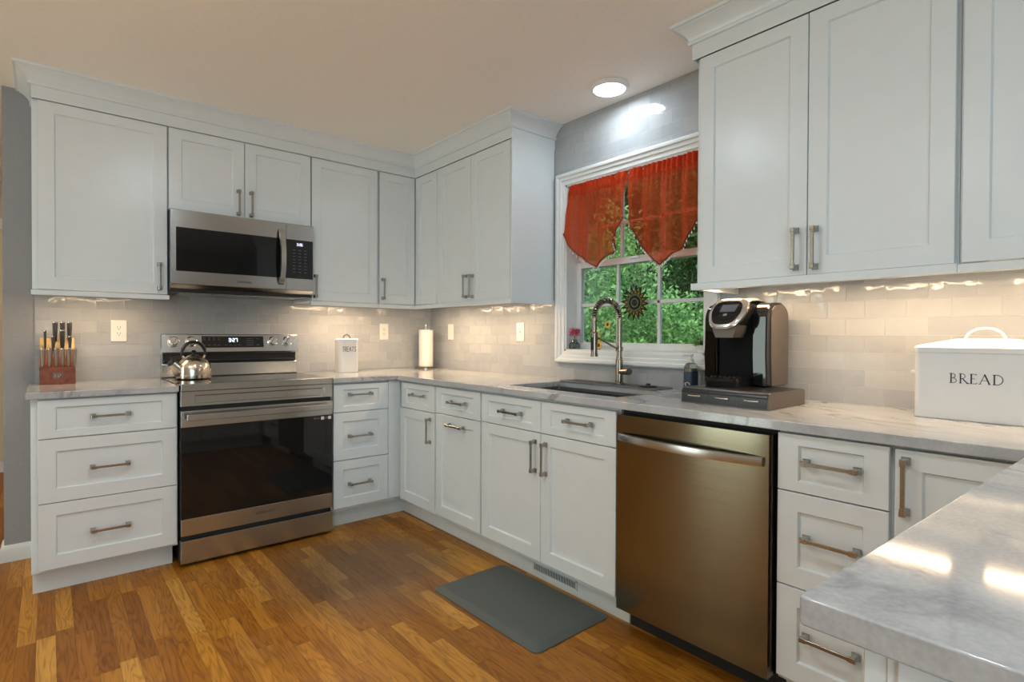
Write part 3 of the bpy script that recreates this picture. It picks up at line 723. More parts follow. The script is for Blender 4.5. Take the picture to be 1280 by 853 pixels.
# apron with a sunk channel
m = MB(FA)
def ring(u0, u1, z0, z1, o_): return [(u0, o_, z0), (u1, o_, z0), (u1, o_, z1), (u0, o_, z1)]
m.loft([ring(RU0, RU1, 0.808, 0.884, 0.60), ring(RU0, RU1, 0.808, 0.884, 0.658), ring(RU0 + .002, RU1 - .002, 0.810, 0.882, 0.660), ring(-1.790, -1.122, 0.820, 0.864, 0.660), ring(-1.784, -1.128, 0.824, 0.858, 0.650)])
m.box(RU0, RU1, 0.60, 0.664, 0.8845, 0.9205, 0.004)
m.build('apron', M['steel'], rg)
for z0_, z1_ in ((0.782, 0.8075), (0.135, 0.160)):
    m = MB(FA); m.box(RU0 + .004, RU1 - .004, 0.612, 0.640, z0_, z1_); m.build('gap_trim', M['blackmatte'], rg)
dr = MB(FA); dr.box(RU0, RU1, 0.617, 0.655, 0.157, 0.786, 0.003); door = dr.build('oven_door', M['black'], rg)
m = MB(FA); m.box(RU0, RU1, 0.640, 0.662, 0.703, 0.787, 0.003); m.build('top_band', M['steel'], door)
m = MB(FA); m.box(RU0, RU1, 0.640, 0.662, 0.157, 0.243, 0.003); m.build('bottom_band', M['steel'], door)
m = MB(FA); m.box(RU0 + .001, RU1 - .001, 0.650, 0.660, 0.2435, 0.7025, 0.001); m.build('door_glass', M['glassblack'], door)
m = MB(FA); m.box(-1.832, -1.094, 0.698, 0.716, 0.741, 0.773, 0.004)
for u in (-1.815, -1.130): m.box(u, u + 0.022, 0.660, 0.700, 0.746, 0.768, 0.003)
m.build('handle', M['steel'], door)
fnA = lambda o_: (lambda a, b, h: FA((a, o_ + h, b)))
ws, wl = word('SAMSUNG', 0, 0, 0.015, 0.32)
m = MB(); m.mark([[(a - 1.4525 - wl / 2, b + 0.199) for a, b in s_] for s_ in ws], fnA(0.662), 0.0024); m.build('logo', M['greylogo'], door)
for u in (-1.136, -1.094):
    m = MB(FA); m.box(u - 0.009, u + 0.009, 0.6600, 0.6606, 0.678, 0.696); m.build('sticker', M['plastic'], door)
for u in (-1.180, -1.160, -1.115):
    m = MB(FA); m.box(u - 0.008, u + 0.008, 0.6600, 0.6605, 0.682, 0.692); m.build('sticker_print', M['icondim'], door)
m = MB(FA); m.box(RU0, RU1, 0.617, 0.664, 0.020, 0.134, 0.003); m.build('storage_drawer', M['steel'], rg)
# back guard
bgm = MB()
prof = [(0.012, 0.905), (0.085, 0.9185), (0.088, 0.925), (0.080, 0.990), (0.074, 0.998), (0.060, 1.000), (0.060, 1.056), (0.100, 1.060), (0.103, 1.066), (0.080, 1.166), (0.074, 1.172), (0.012, 1.172)]
bgm.prism(prof, lambda a, b, h: FA((h, a, b)), -1.853, -1.088); gd = bgm.build('backguard', M['steel'], rg)
m = MB(FA); m.box(-1.848, -1.093, 0.058, 0.068, 1.0005, 1.0555); m.tube([(-1.845, 0.080, 1.012), (-1.10, 0.080, 1.012)], 0.006, 8); m.build('vent_slot', M['black'], gd)
gslope = (0.080 - 0.103) / (1.166 - 1.066)
go = lambda z: 0.103 + gslope * (z - 1.066)
m = MB(); m.prism([(go(z) + d_, z) for z, d_ in ((1.091, 0.0), (1.160, 0.0), (1.160, 0.002), (1.091, 0.002))], lambda a, b, h: FA((h, a, b)), -1.650, -1.300); dsp = m.build('display', M['blackgloss'], gd)
fnG = lambda a, b, h: FA((a, go(b) + 0.002 + h, b))
m = MB(); m.mark(digits('3:27', -1.502, 1.126, 0.020), fnG, 0.0035); m.build('clock', M['clock'], dsp)
m = MB()
for (u, z) in [(-1.636 + i * 0.026, zz) for i in range(4) for zz in (1.149, 1.138, 1.106)] + [(-1.520 + i * 0.026, 1.106) for i in range(4)] + [(-1.395 + i * 0.014, zz) for i in range(3) for zz in (1.145, 1.132, 1.119, 1.106)] + [(-1.335, 1.145), (-1.335, 1.106)]:
    m.mark([[(u - 0.006, z), (u + 0.006, z)]], fnG, 0.003)
m.build('key_marks', M['icondim'], dsp)
for u in (-1.797, -1.706, -1.246, -1.157):
    z = 1.127; n_ = Vector(FA((0, 1.0, 0.23))).normalized(); c = Vector(FA((u, go(z) + 0.0005, z)))
    k = MB(); k.tube([tuple(c), tuple(c + n_ * 0.006), tuple(c + n_ * 0.007), tuple(c + n_ * 0.022), tuple(c + n_ * 0.026)], [0.031, 0.031, 0.0265, 0.0250, 0.021], 28)
    kn = k.build('knob', M['chrome'], gd)
    k = MB(); q = c + n_ * 0.030; zz = Vector((0, 0, 1)); zz = (zz - n_ * zz.dot(n_)).normalized(); uu = zz.cross(n_)
    dv = (zz * 0.85 + uu * 0.52).normalized()
    k.tube([tuple(q - dv * 0.019), tuple(q + dv * 0.019)], 0.0055, 8); k.build('knob_grip', M['chrome'], kn)

# ------------------------------------------------------------------ microwave
mw = thing('microwave', 'stainless over-the-range microwave with black window, under the short wall cabinet', 'microwave', (-1.474, -0.20, 1.400))
m = MB(FA); m.box(-1.855, -1.092, 0.01, 0.365, 1.402, 1.844, 0.003); m.build('body', M['black'], mw)
MU0, MU1, MS = -1.8545, -1.0925, -1.2575
def bez(u0, u1):  # front slab with a lip that turns under
    b = MB(); b.prism([(0.366, 1.842), (0.398, 1.842), (0.401, 1.838), (0.401, 1.446), (0.398, 1.438), (0.372, 1.420), (0.366, 1.420)], lambda a, c_, h: FA((h, a, c_)), u0, u1); return b
d_ = bez(MU0, MS - 0.001).build('door', M['steel'], mw)
m = MB(FA); m.box(-1.830, MS - 0.0015, 0.3955, 0.4035, 1.512, 1.747, 0.001); m.build('door_glass', M['glassblack'], d_)
hp = [(-1.288, 0.400 + 0.045 * math.sin(PI * min(max((t_ - 0.0), 0), 1)) ** 0.6 if 0 < t_ < 1 else 0.400, 1.470 + (1.800 - 1.470) * t_) for t_ in [i / 20 for i in range(21)]]
m = MB(FA); W2 = 0.017
m.loft([[(u - W2, o_ + 0.001, z), (u + W2, o_ + 0.001, z), (u + W2 * .8, o_ + 0.013, z), (u - W2 * .8, o_ + 0.013, z)] for u, o_, z in hp]); m.build('handle', M['steel'], d_)
ws, wl = word('SAMSUNG', 0, 0, 0.011, 0.32)
m = MB(); m.mark([[(a - 1.490 - wl / 2, b + 1.466) for a, b in s_] for s_ in ws], fnA(0.401), 0.002); m.build('logo', M['greylogo'], d_)
p_ = bez(MS + 0.001, MU1).build('control_panel', M['steel'], mw)
m = MB(FA); m.box(MS + 0.0015, -1.098, 0.3955, 0.4035, 1.512, 1.747, 0.001); pg = m.build('panel_glass', M['blackgloss'], p_)
m = MB(); m.mark(digits('3:26', -1.196, 1.712, 0.014), fnA(0.4035), 0.0028); m.build('clock', M['clockdim'], pg)
m = MB()
for r_ in range(8):
    for c_ in range(3):
        u = -1.212 + c_ * 0.034; z = 1.684 - r_ * 0.019; m.mark([[(u - 0.007, z), (u + 0.007, z)]], fnA(0.4035), 0.004)
m.build('key_marks', M['icondim'], pg)
m = MB(FA)
m.box(-1.80, -1.15, 0.05, 0.34, 1.396, 1.4025, 0.002); un_ = m.build('underside_plate', M['steel'], mw)
m = MB(FA); m.box(-1.79, -1.56, 0.16, 0.33, 1.3945, 1.3965); m.box(-1.40, -1.17, 0.16, 0.33, 1.3945, 1.3965); m.build('grease_filter', M['nickel'], un_)

# ------------------------------------------------------------------ dishwasher
dw = thing('dishwasher', 'bronze-toned stainless dishwasher with bowed handle, right of the sink base', 'dishwasher', (-0.33, -2.73, 0.0))
m = MB(FB); m.box(2.424, 3.036, 0.03, 0.600, 0.10, 0.880); m.build('body', M['blackmatte'], dw)
m = MB(FB); m.box(2.424, 3.036, 0.03, 0.545, 0.0, 0.0995); m.build('toe_kick', M['blackmatte'], dw)
m = MB(FB)
px = [(2.4365 + (3.0285 - 2.4365) * i / 16, 0.656 + 0.0006 * math.sin(PI * i / 16) ** 0.5) for i in range(17)]
pf = [(2.4365, 0.603)] + [(a, b) for a, b in px] + [(3.0285, 0.603)]
m.prism(pf, lambda a, b, h: (a, b, h), 0.108, 0.866); dd = m.build('door_panel', M['steeldw'], dw)
m = MB(FB); n_ = 24; rg_ = []
for i in range(n_ + 1):
    t_ = i / n_; u = 2.449 + (3.012 - 2.449) * t_; o_ = 0.660 + 0.038 * (1 - (2 * t_ - 1) ** 2) ** 0.8
    rg_.append([(u, o_ - 0.004, 0.766), (u, o_ + 0.007, 0.768), (u, o_ + 0.009, 0.781), (u, o_ + 0.007, 0.795), (u, o_ - 0.004, 0.797)])
m.loft(rg_); m.build('handle', M['steel'], dd)

# ------------------------------------------------------------------ ceiling lamps
def ceiling_lamp(x, y, label, w=1.0):
    c = thing('ceiling_light', label, 'ceiling light', (x, y, H - 0.022), 'flat round ceiling lights')
    m = MB(); m.lathe([(0.098, H - 0.0005), (0.098, H - 0.010), (0.094, H - 0.020), (0.086, H - 0.022), (0.080, H - 0.020), (0.080, H - 0.0005)], x, y, 0, 48, False); m.build('trim_ring', M['plastic'], c)
    m = MB(); m.lathe([(0.079, H - 0.014), (0.079, H - 0.018), (0.060, H - 0.0205), (0.0, H - 0.022)], x, y, 0, 48, False); m.build('diffuser', M['bulb'], c)
    area('lamp', (x, y, H - 0.024), (0, 0, -1), 0.15, 0.15, LAMP_W * w, (0.75, 0.90, 1.0), c, True)
ceiling_lamp(-0.182, -1.990, 'round flat white ceiling light glowing above the window', 0.32)
ceiling_lamp(-1.800, -2.030, 'round flat ceiling light above the open floor in front of the range')
ceiling_lamp(-1.800, -3.700, 'round flat ceiling light above the peninsula end', 0.75)
ceiling_lamp(-3.400, -2.900, 'round flat ceiling light left of the kitchen, over the open room')

# ------------------------------------------------------------------ under-cabinet light bars
def light_bar(label, x0, x1, y0, y1, w=1.0):
    c = thing('light_bar', label, 'light bar', ((x0 + x1) / 2, (y0 + y1) / 2, 1.362), 'under-cabinet light bars')
    MB().box(x0, x1, y0, y1, 1.374, 1.3848, 0.002).build('housing', M['plastic'], c)
    MB().box(x0 + 0.006, x1 - 0.006, y0 + (0.006 if y1 > y0 else -0.006), y1 - (0.006 if y1 > y0 else -0.006), 1.3712, 1.3742).build('diffuser', M['warm'], c)
    lx, ly = abs(x1 - x0), abs(y1 - y0)
    area('led_strip', ((x0 + x1) / 2, (y0 + y1) / 2, 1.3705), (0, 0, -1), max(lx - 0.02, 0.02), max(ly - 0.02, 0.02), BAR_W * max(lx, ly) * 2.0 * w, (1.0, 0.70, 0.44), c)
light_bar('warm light bar under the wall cabinet above the knife block', -2.36, -1.95, -0.275, -0.215, 0.55)
light_bar('warm light bar under the wall cabinet above the treats canister', -1.03, -0.62, -0.275, -0.215, 1.3)
light_bar('warm light bar under the corner wall cabinet above the switch plate', -0.275, -0.215, -0.36, -0.84, 0.98)
light_bar('warm light bar under the wall cabinet end beside the window', -0.275, -0.215, -0.96, -1.36, 0.8)
light_bar('warm light bar under the wall cabinet above the coffee maker', -0.235, -0.175, -2.60, -2.93, 0.66)
light_bar('warm light bar under the wall cabinet left of the bread box', -0.235, -0.175, -3.02, -3.39, 0.66)
light_bar('warm light bar under the wall cabinet above the bread box', -0.235, -0.175, -3.465, -4.05, 0.66)

# ------------------------------------------------------------------ outlets and switches
def plate(f, u, z, label, name, kind, wd=0.074, hh=0.120):
    p = thing(name, label, 'outlet' if kind != 'blank' else 'switch', f((u, 0.0, z - hh / 2)), 'white wall plates on the tile')
    MB(f).box(u - wd / 2, u + wd / 2, 0.0005, 0.006, z - hh / 2, z + hh / 2, 0.002).build('cover_plate', M['plastic'], p)
    ins = MB(f); ins.box(u - 0.0165, u + 0.0165, 0.0055, 0.0075, z - 0.0335, z + 0.0335, 0.001); ins.build('insert', M['plastic'], p)
    if kind != 'blank':
        h = MB(f)
        for s in (-1, 1):
            zc = z + s * 0.017
            h.box(u - 0.0075, u - 0.0052, 0.0073, 0.0079, zc - 0.001, zc + 0.008); h.box(u + 0.0052, u + 0.0075, 0.0073, 0.0079, zc - 0.001, zc + 0.008)
            h.box(u - 0.0025, u + 0.0025, 0.0073, 0.0079, zc - 0.010, zc - 0.005)
        if kind == 'gfci': h.box(u - 0.006, u + 0.006, 0.0073, 0.0082, z - 0.003, z + 0.003)
        h.build('slots', M['greylogo'], p)
plate(FA, -2.049, 1.189, 'white two-socket outlet on the tile left of the range', 'wall_outlet', 'duplex')
plate(FA, -0.413, 1.196, 'white two-socket outlet on the tile between the treats canister and the corner', 'wall_outlet', 'duplex')
plate(FB, 0.296, 1.196, 'white narrow blank switch plate on the tile beside the paper towels', 'wall_switch', 'blank')
plate(FB, 1.106, 1.194, 'white test-button outlet on the tile left of the window', 'wall_outlet', 'gfci')

# ------------------------------------------------------------------ toe-kick register
vr = thing('heating_register', 'small louvred register in the toe kick below the sink doors', 'vent', (-0.5456, -1.98, 0.03))
m = MB(FB)
u0, u1, z0, z1 = 1.832, 2.128, 0.028, 0.070
for a in ((u0, u1, z0, z0 + 0.006), (u0, u1, z1 - 0.006, z1), (u0, u0 + 0.008, z0, z1), (u1 - 0.008, u1, z0, z1)): m.box(a[0], a[1], 0.5460, 0.5500, a[2], a[3])
for i in range(27):
    u = u0 + 0.012 + i * (u1 - u0 - 0.024) / 26; m.box(u - 0.0013, u + 0.0013, 0.5462, 0.5495, z0 + 0.005, z1 - 0.005)
m.build('grille', M['cab'], vr)
MB(FB).box(u0 + 0.004, u1 - 0.004, 0.5457, 0.5461, z0 + 0.004, z1 - 0.004).build('dark_opening', M['blackmatte'], vr)

# ------------------------------------------------------------------ floor mat
def rot(cx, cy, a, pts): return [(cx + (x - cx) * math.cos(a) - (y - cy) * math.sin(a), cy + (x - cx) * math.sin(a) + (y - cy) * math.cos(a), z) for x, y, z in pts]
m = MB(); L_ = []
for ins, z, r_ in ((0.0, 0.0005, 0.03), (0.0, 0.004, 0.03), (0.006, 0.008, 0.028), (0.028, 0.0165, 0.022), (0.036, 0.018, 0.02)):
    L_.append(rot(-0.787, -1.990, 0.018, rr(-0.999 + ins, -0.575 - ins, -2.338 + ins, -1.645 - ins, r_, z)))
m.loft(L_); tag(m.build('kitchen_mat', M['mat']), 'dark gray cushioned mat on the floor in front of the sink', 'mat')

# ------------------------------------------------------------------ knife block and knives
kb = thing('knife_block', 'cherry knife block with pale wood back on the worktop left of the range', 'knife block', (-2.317, -0.14, ZC1))
m = MB(); KX0, KX1 = -2.387, -2.249
m.prism([(-0.205, 0.9143), (-0.205, 1.000), (-0.150, 1.004), (-0.150, 0.9143)], lambda a, b, h: (h, a, b), KX0 - 0.002, KX1 + 0.002); m.build('front_step', M['cherry'], kb)
m = MB(); m.prism([(-0.1495, 0.9143), (-0.1495, 1.004), (-0.100, 1.088), (-0.052, 1.088), (-0.052, 0.9143)], lambda a, b, h: (h, a, b), KX0, KX1); m.build('rear_body', M['cherry'], kb)
m = MB(); m.prism([(-0.0995, 1.0885), (-0.068, 1.148), (-0.052, 1.150), (-0.052, 1.0885)], lambda a, b, h: (h, a, b), KX0, KX1); m.build('top_block', M['maple'], kb)
m = MB()
m.mark([[(-2.331, 0.950), (-2.331, 0.968)], [(-2.325, 0.968), (-2.325, 0.950)], [(-2.331, 0.959), (-2.325, 0.959)], [(-2.317, 0.950), (-2.317, 0.968)], [(-2.311, 0.968), (-2.305, 0.968), (-2.305, 0.960), (-2.311, 0.960), (-2.311, 0.950)]], lambda a, b, h: (a, -0.205 - h, b), 0.0028)
m.mark([[(-2.337, 0.944), (-2.337, 0.974), (-2.299, 0.974), (-2.299, 0.944), (-2.337, 0.944)]], lambda a, b, h: (a, -0.205 - h, b), 0.0008); m.build('emblem', M['nickel'], kb)
HM = plain('dark_gray_handle', (0.055, 0.048, 0.045), 0.35, var=0.2, scale=90); HS = plain('taupe_steel_handle', (0.33, 0.29, 0.245), 0.35, 0.45, var=0.05)
def knife(x, y, z, L_, r_, label, group, mt, tilt=-0.22, blade=0.05):
    d_ = Vector((0, tilt, 1)).normalized(); b = Vector((x, y, z))
    k = thing('knife', label, 'knife', tuple(b), group)
    m = MB()
    def oval(p, rx, ry): return [(p.x + rx * math.cos(2 * PI * i / 12), p.y + ry * math.sin(2 * PI * i / 12), p.z) for i in range(12)]
    m.loft([oval(b + d_ * (L_ * t_), r_ * s * 0.8, r_ * s) for t_, s in ((0, .55), (.06, .72), (.3, .85), (.7, 1.0), (.93, 1.02))]); m.build('handle', mt, k)
    m = MB(); m.loft([oval(b + d_ * (L_ * t_), r_ * s * 0.8, r_ * s) for t_, s in ((.931, 1.04), (.985, 1.02), (1.0, .8))]); m.build('end_cap', M['chrome'], k)
    m = MB(); e = b - d_ * blade; m.box(x - 0.001, x + 0.001, min(b.y, e.y) - 0.006, max(b.y, e.y) + 0.006, e.z, b.z + 0.002); m.build('blade', M['chrome'], k)
SN = ['leftmost steel-handled steak knife in the front row of the block', 'second steak knife from the left in the front row of the block', 'third steak knife from the left in the front row of the block', 'fourth steak knife from the left in the front row of the block', 'fifth steak knife from the left in the front row of the block', 'rightmost steak knife in the front row of the block']
PX = lambda p: -2.39 + (p - 49) * 0.00313
for px_, lb in zip((53.9, 62.3, 70.6, 78.4, 85.9, 93.7), SN):
    knife(PX(px_) , -0.178, 1.003, 0.098, 0.0115, lb, 'steak knives in the front row', HS)
for px_, lb in zip((69.2, 78.7, 87.9), ('tall dark-handled knife at the left of the back row', 'tall dark-handled knife in the middle of the back row', 'tall dark-handled knife at the right of the back row')):
    knife(PX(px_), -0.080, 1.132, 0.105, 0.0135, lb, 'large knives in the back row', HM)
knife(PX(78.4), -0.100, 1.095, 0.100, 0.0145, 'thick dark-handled knife in front of the middle tall knife', None, HM)
knife(PX(66.7), -0.108, 1.080, 0.082, 0.0095, 'short paring knife at the left of the middle row', 'paring knives in the middle row', HM)
knife(PX(88.2), -0.108, 1.080, 0.082, 0.0095, 'short paring knife at the right of the middle row', 'paring knives in the middle row', HM)
knife(PX(56.5), -0.100, 1.092, 0.100, 0.0075, 'slim dark sharpening steel at the far left of the block', None, HM)

# ------------------------------------------------------------------ kettle
kx, ky, kz = -1.722, -0.255, 0.9185
kt = thing('kettle', 'stainless whistling kettle with black arched handle on the cooktop', 'kettle', (kx, ky, kz))
m = MB(); pr_ = [(0.0, 0.0), (0.080, 0.0), (0.088, 0.004), (0.089, 0.012)] + [(0.0895, 0.030), (0.089, 0.046)] + [(0.089 * math.cos(math.radians(a_)) ** 0.9, 0.050 + 0.080 * math.sin(math.radians(a_))) for a_ in (8, 18, 28, 38, 48, 56, 63, 67)]
m.lathe(pr_, kx, ky, kz, 40, True); m.build('body', M['kettle'], kt)
m = MB(); m.lathe([(0.039, 0.1225), (0.036, 0.128), (0.020, 0.136), (0.006, 0.138), (0.0, 0.138)], kx, ky, kz, 32, False); lid = m.build('lid', M['kettle'], kt)
m = MB(); m.lathe([(0.0, 0.138), (0.007, 0.138), (0.006, 0.144), (0.012, 0.149), (0.013, 0.156), (0.008, 0.162), (0.0, 0.163)], kx, ky, kz, 20, False); m.build('lid_knob', M['black'], lid)
sdv = Vector((-0.96, -0.28, 0)).normalized(); b0 = Vector((kx, ky, kz)) + sdv * 0.066 + Vector((0, 0, 0.042)); b1 = Vector((kx, ky, kz)) + sdv * 0.117 + Vector((0, 0, 0.092))
m = MB(); m.tube([tuple(b0), tuple(b0.lerp(b1, 0.5)), tuple(b1)], [0.038, 0.028, 0.0205], 16); m.build('spout', M['kettle'], kt)
m = MB(); dd_ = (b1 - b0).normalized(); m.tube([tuple(b1), tuple(b1 + dd_ * 0.004), tuple(b1 + dd_ * 0.014)], [0.022, 0.022, 0.016], 16); m.tube([tuple(b1 + dd_ * 0.010), tuple(b1 + dd_ * 0.012 + Vector((0.012, 0, 0.018))), tuple(b1 + Vector((0.030, 0.008, 0.034)))], 0.005, 8); m.build('whistle_cap', M['black'], kt)
m = MB(); hp = []
for i in range(25):
    th = math.radians(-12 + 204 * i / 24); hp.append(tuple(Vector((kx, ky, kz + 0.143)) - sdv * 0.064 * math.cos(th) + Vector((0, 0, 0.066 * math.sin(th)))))
m.tube(hp, [0.007] * 4 + [0.0095] * 17 + [0.007] * 4, 12); m.build('handle', M['black'], kt)
m = MB()
for s in (-1, 1):
    a = Vector((kx, ky, kz + 0.132)) - sdv * 0.0625 * s; m.tube([tuple(a), tuple(a + sdv * 0.012 * s - Vector((0, 0, 0.022)))], 0.007, 10)
m.build('handle_bracket', M['kettle'], kt)

# ------------------------------------------------------------------ canister, paper towels
cx, cy = -0.785, -0.185
tc = thing('canister', 'tall white canister lettered TREATS on the worktop right of the range', 'canister', (cx, cy, ZC1))
def rsq(cx, cy, hx_, hy_, r_, z, a=0.0):
    return rot(cx, cy, a, rr(cx - hx_, cx + hx_, cy - hy_, cy + hy_, r_, z))
TA = -0.10
m = MB(); m.loft([rsq(cx, cy, 0.066, 0.060, 0.030, ZC1 + 0.0005, TA), rsq(cx, cy, 0.068, 0.062, 0.032, ZC1 + 0.003, TA), rsq(cx, cy, 0.068, 0.062, 0.032, 1.128, TA)]); m.build('body', M['enamel'], tc)
m = MB(); m.loft([rsq(cx, cy, 0.070, 0.064, 0.033, 1.1285, TA), rsq(cx, cy, 0.070, 0.064, 0.033, 1.140, TA), rsq(cx, cy, 0.064, 0.058, 0.030, 1.146, TA), rsq(cx, cy, 0.020, 0.018, 0.012, 1.148, TA)]); ld = m.build('lid', M['enamel'], tc)
m = MB(); m.tube([(cx + 0.024 * math.cos(math.radians(180 - 180 * i / 12)), cy, 1.147 + 0.025 * math.sin(math.radians(180 * i / 12))) for i in range(13)], 0.004, 8); m.build('lid_handle', M['greylogo'], ld)
ws, wl = word('TREATS', 0, 0, 0.032, 0.22, 0.62)
TFn = lambda a, b, h: tuple(rot(cx, cy, TA, [(cx + a, cy - 0.062 - h, b)])[0])
m = MB(); m.mark([[(a - wl / 2 - 0.002, b + 1.058) for a, b in s_] for s_ in ws], TFn, 0.003); m.build('lettering', M['letter'], tc)

px0, py0 = -0.125, -0.135
pt = thing('paper_towel_holder', 'steel upright paper towel holder in the corner of the worktop', 'paper towel holder', (px0, py0, ZC1))
m = MB(); m.lathe([(0.0, 0.0005), (0.086, 0.0005), (0.086, 0.008), (0.080, 0.013), (0.03, 0.016), (0.0, 0.016)], px0, py0, ZC1, 40, False); m.build('base', M['faucet'], pt)
m = MB(); m.cyl((px0, py0, ZC1 + 0.015), (px0, py0, ZC1 + 0.315), 0.006); m.lathe([(0.0, 0.312), (0.009, 0.312), (0.007, 0.318), (0.015, 0.328), (0.015, 0.336), (0.008, 0.343), (0.0, 0.344)], px0, py0, ZC1, 20, False); m.build('post', M['chrome'], pt)
tr_ = MB(); tr_.lathe([(0.020, 0.0165), (0.054, 0.0165), (0.055, 0.018), (0.055, 0.296), (0.054, 0.298), (0.020, 0.298), (0.020, 0.0165)], px0, py0, ZC1, 40, False)
o = tr_.build('paper_towel_roll', M['paper']); tag(o, 'white paper towel roll standing on the holder in the corner', 'paper towels')

# ------------------------------------------------------------------ coffee maker on its pod drawer
pd = thing('pod_drawer', 'flat black pod storage drawer unit under the coffee maker', 'drawer unit', (-0.30, -2.76, ZC1))
m = MB()
pf = [(-0.158, 0.9145), (-0.158, 0.958)] + arc(-0.170, 0.960, 0.012, 0, 90, 3) + arc(-0.432, 0.950, 0.022, 90, 170, 5) + [(-0.455, 0.9145)]
m.prism(pf, lambda a, b, h: (a, h, b), -2.590, -2.932); m.build('casing', M['keurig'], pd)
def drawer_front(y0, y1):
    mm = MB(); mm.prism([(-0.4535, 0.917), (-0.4535, 0.952)] + arc(-0.432, 0.950, 0.0235, 175, 120, 4) + [(-0.440, 0.917)], lambda a, b, h: (a - 0.0015, h, b), y0, y1); d_ = mm.build('drawer', M['black'], pd)
    yc = (y0 + y1) / 2; mm = MB(); mm.tube([(-0.458, yc - 0.026, 0.943), (-0.461, yc, 0.9425), (-0.458, yc + 0.026, 0.943)], 0.0032, 8); mm.build('pull', M['chrome'], d_)
for i in range(3):
    y0 = -2.5935 - i * 0.1120; drawer_front(y0, y0 - 0.1110)
MB().box(-0.42, -0.165, -2.600, -2.922, 0.9715, 0.9735, 0.0008, 1).build('top_plate', M['black'], pd)

kz0 = 0.974; kc = -2.695
MCOL = plain('matte_black_recess', (0.006, 0.006, 0.007), 0.6, var=0.1, Specular_IOR_Level=0.12)
km = thing('coffee_maker', 'black and silver single-cup coffee maker standing on the pod drawer', 'coffee maker', (-0.20, kc, kz0))
def lobe(y0, y1):
    p = [(-0.062, kz0 + 0.006), (-0.056, 1.20), (-0.062, 1.255)] + arc(-0.130, 1.240, 0.072, 20, 100, 6, 0.066) + arc(-0.185, 1.236, 0.062, 100, 172, 7, 0.068) + [(-0.250, 1.10), (-0.242, kz0 + 0.006), (-0.232, kz0 + 0.0005), (-0.075, kz0 + 0.0005)]
    ya, yb = sorted((y0, y1)); c = 0.004
    def rg2(y, s):
        cx_ = sum(a for a, _ in p) / len(p); cz_ = sum(b for _, b in p) / len(p)
        return [(cx_ + (a - cx_) * s, y, cz_ + (b - cz_) * s) for a, b in p]
    mm = MB(); mm.loft([rg2(ya, 0.955), rg2(ya + c, 1.0), rg2(yb - c, 1.0), rg2(yb, 0.955)]); return mm
lobe(-2.566, -2.622).build('left_housing', M['blackgloss'], km)
rl = lobe(-2.770, -2.826).build('right_housing', M['blackgloss'], km)
m = MB(); p = [(-0.066, kz0 + 0.004), (-0.060, 1.20), (-0.066, 1.252)] + arc(-0.128, 1.236, 0.066, 20, 95, 6, 0.062) + arc(-0.165, 1.228, 0.050, 100, 172, 6, 0.066) + [(-0.214, 1.10), (-0.206, kz0 + 0.004)]
m.prism(p, lambda a, b, h: (a, h, b), -2.8255, -2.8285); m.build('side_panel', M['keurig'], rl)
m = MB(); m.prism([(-0.10, 1.00), (-0.10, 1.225), (-0.238, 1.225), (-0.252, 1.10), (-0.246, 1.00)], lambda a, b, h: (a - 0.006, h, b), -2.572, -2.618); m.build('water_tank', M['tank'], km)
m = MB(); m.box(-0.235, -0.060, -2.623, -2.769, kz0 + 0.0005, 1.262, 0.004); m.build('column', MCOL, km)
# drip tray
m = MB(); tp = [(-0.236, -2.628), (-0.236, -2.764)] + arc(-0.335, -2.739, 0.025, 270, 180, 5) [::1] + arc(-0.335, -2.653, 0.025, 180, 90, 5)
m.loft([[(x_, y_, kz0 + 0.0005) for x_, y_ in tp], [(x_ * 1.0 - 0.004, y_, kz0 + 0.012) for x_, y_ in tp], [(x_ - 0.006, y_, kz0 + 0.034) for x_, y_ in tp], [(x_ * 0.97 - 0.01, (y_ - kc) * 0.93 + kc, kz0 + 0.037) for x_, y_ in tp]]); tr = m.build('drip_tray', M['blackgloss'], km)
m = MB()
for i in range(6): m.box(-0.335, -0.255, -2.645 - i * 0.019, -2.651 - i * 0.019, kz0 + 0.0365, kz0 + 0.040)
m.build('tray_grate', M['black'], tr)
# brew head: rounded section lofted forward, face tilted up
def hsec(x_, zt, zb_, hw, shear=0.0, n=28):
    out = []
    for i in range(n):
        a = 2 * PI * i / n; ca, sa = math.cos(a), math.sin(a); e = 0.55
        yy = hw * math.copysign(abs(ca) ** e, ca); v = math.copysign(abs(sa) ** e, sa)
        taper = 1.0 if v > 0 else (1.0 + 0.28 * v)
        zz_ = (zt + zb_) / 2 + (zt - zb_) / 2 * v
        out.append((x_ + shear * ((zz_ - zb_) / (zt - zb_)), kc + yy * taper, zz_))
    return out
HW = 0.074
m = MB(); m.loft([hsec(-0.08, 1.296, 1.20, HW - 0.012), hsec(-0.20, 1.312, 1.195, HW - 0.006), hsec(-0.335, 1.312, 1.206, HW - 0.004, 0.078)]); hd_ = m.build('brew_head', M['black'], km)
m = MB(); A_ = hsec(-0.332, 1.321, 1.200, HW + 0.003, 0.082); B_ = hsec(-0.346, 1.321, 1.200, HW + 0.003, 0.082); C_ = hsec(-0.350, 1.314, 1.207, HW - 0.006, 0.076); D_ = hsec(-0.346, 1.310, 1.217, HW - 0.013, 0.068); E_ = hsec(-0.338, 1.310, 1.217, HW - 0.013, 0.068)
m.loft([A_, B_, C_, D_, E_], False, False); m.build('silver_bezel', M['silver'], hd_)
m = MB(); F_ = [(a - 0.0005, b, c) for a, b, c in D_]; G_ = [(a + 0.01, b, c) for a, b, c in D_]
m.loft([[(a + 0.010, b, c) for a, b, c in D_], [(a + 0.003, b, c) for a, b, c in D_]]); fp = m.build('face_panel', M['blackgloss'], hd_)
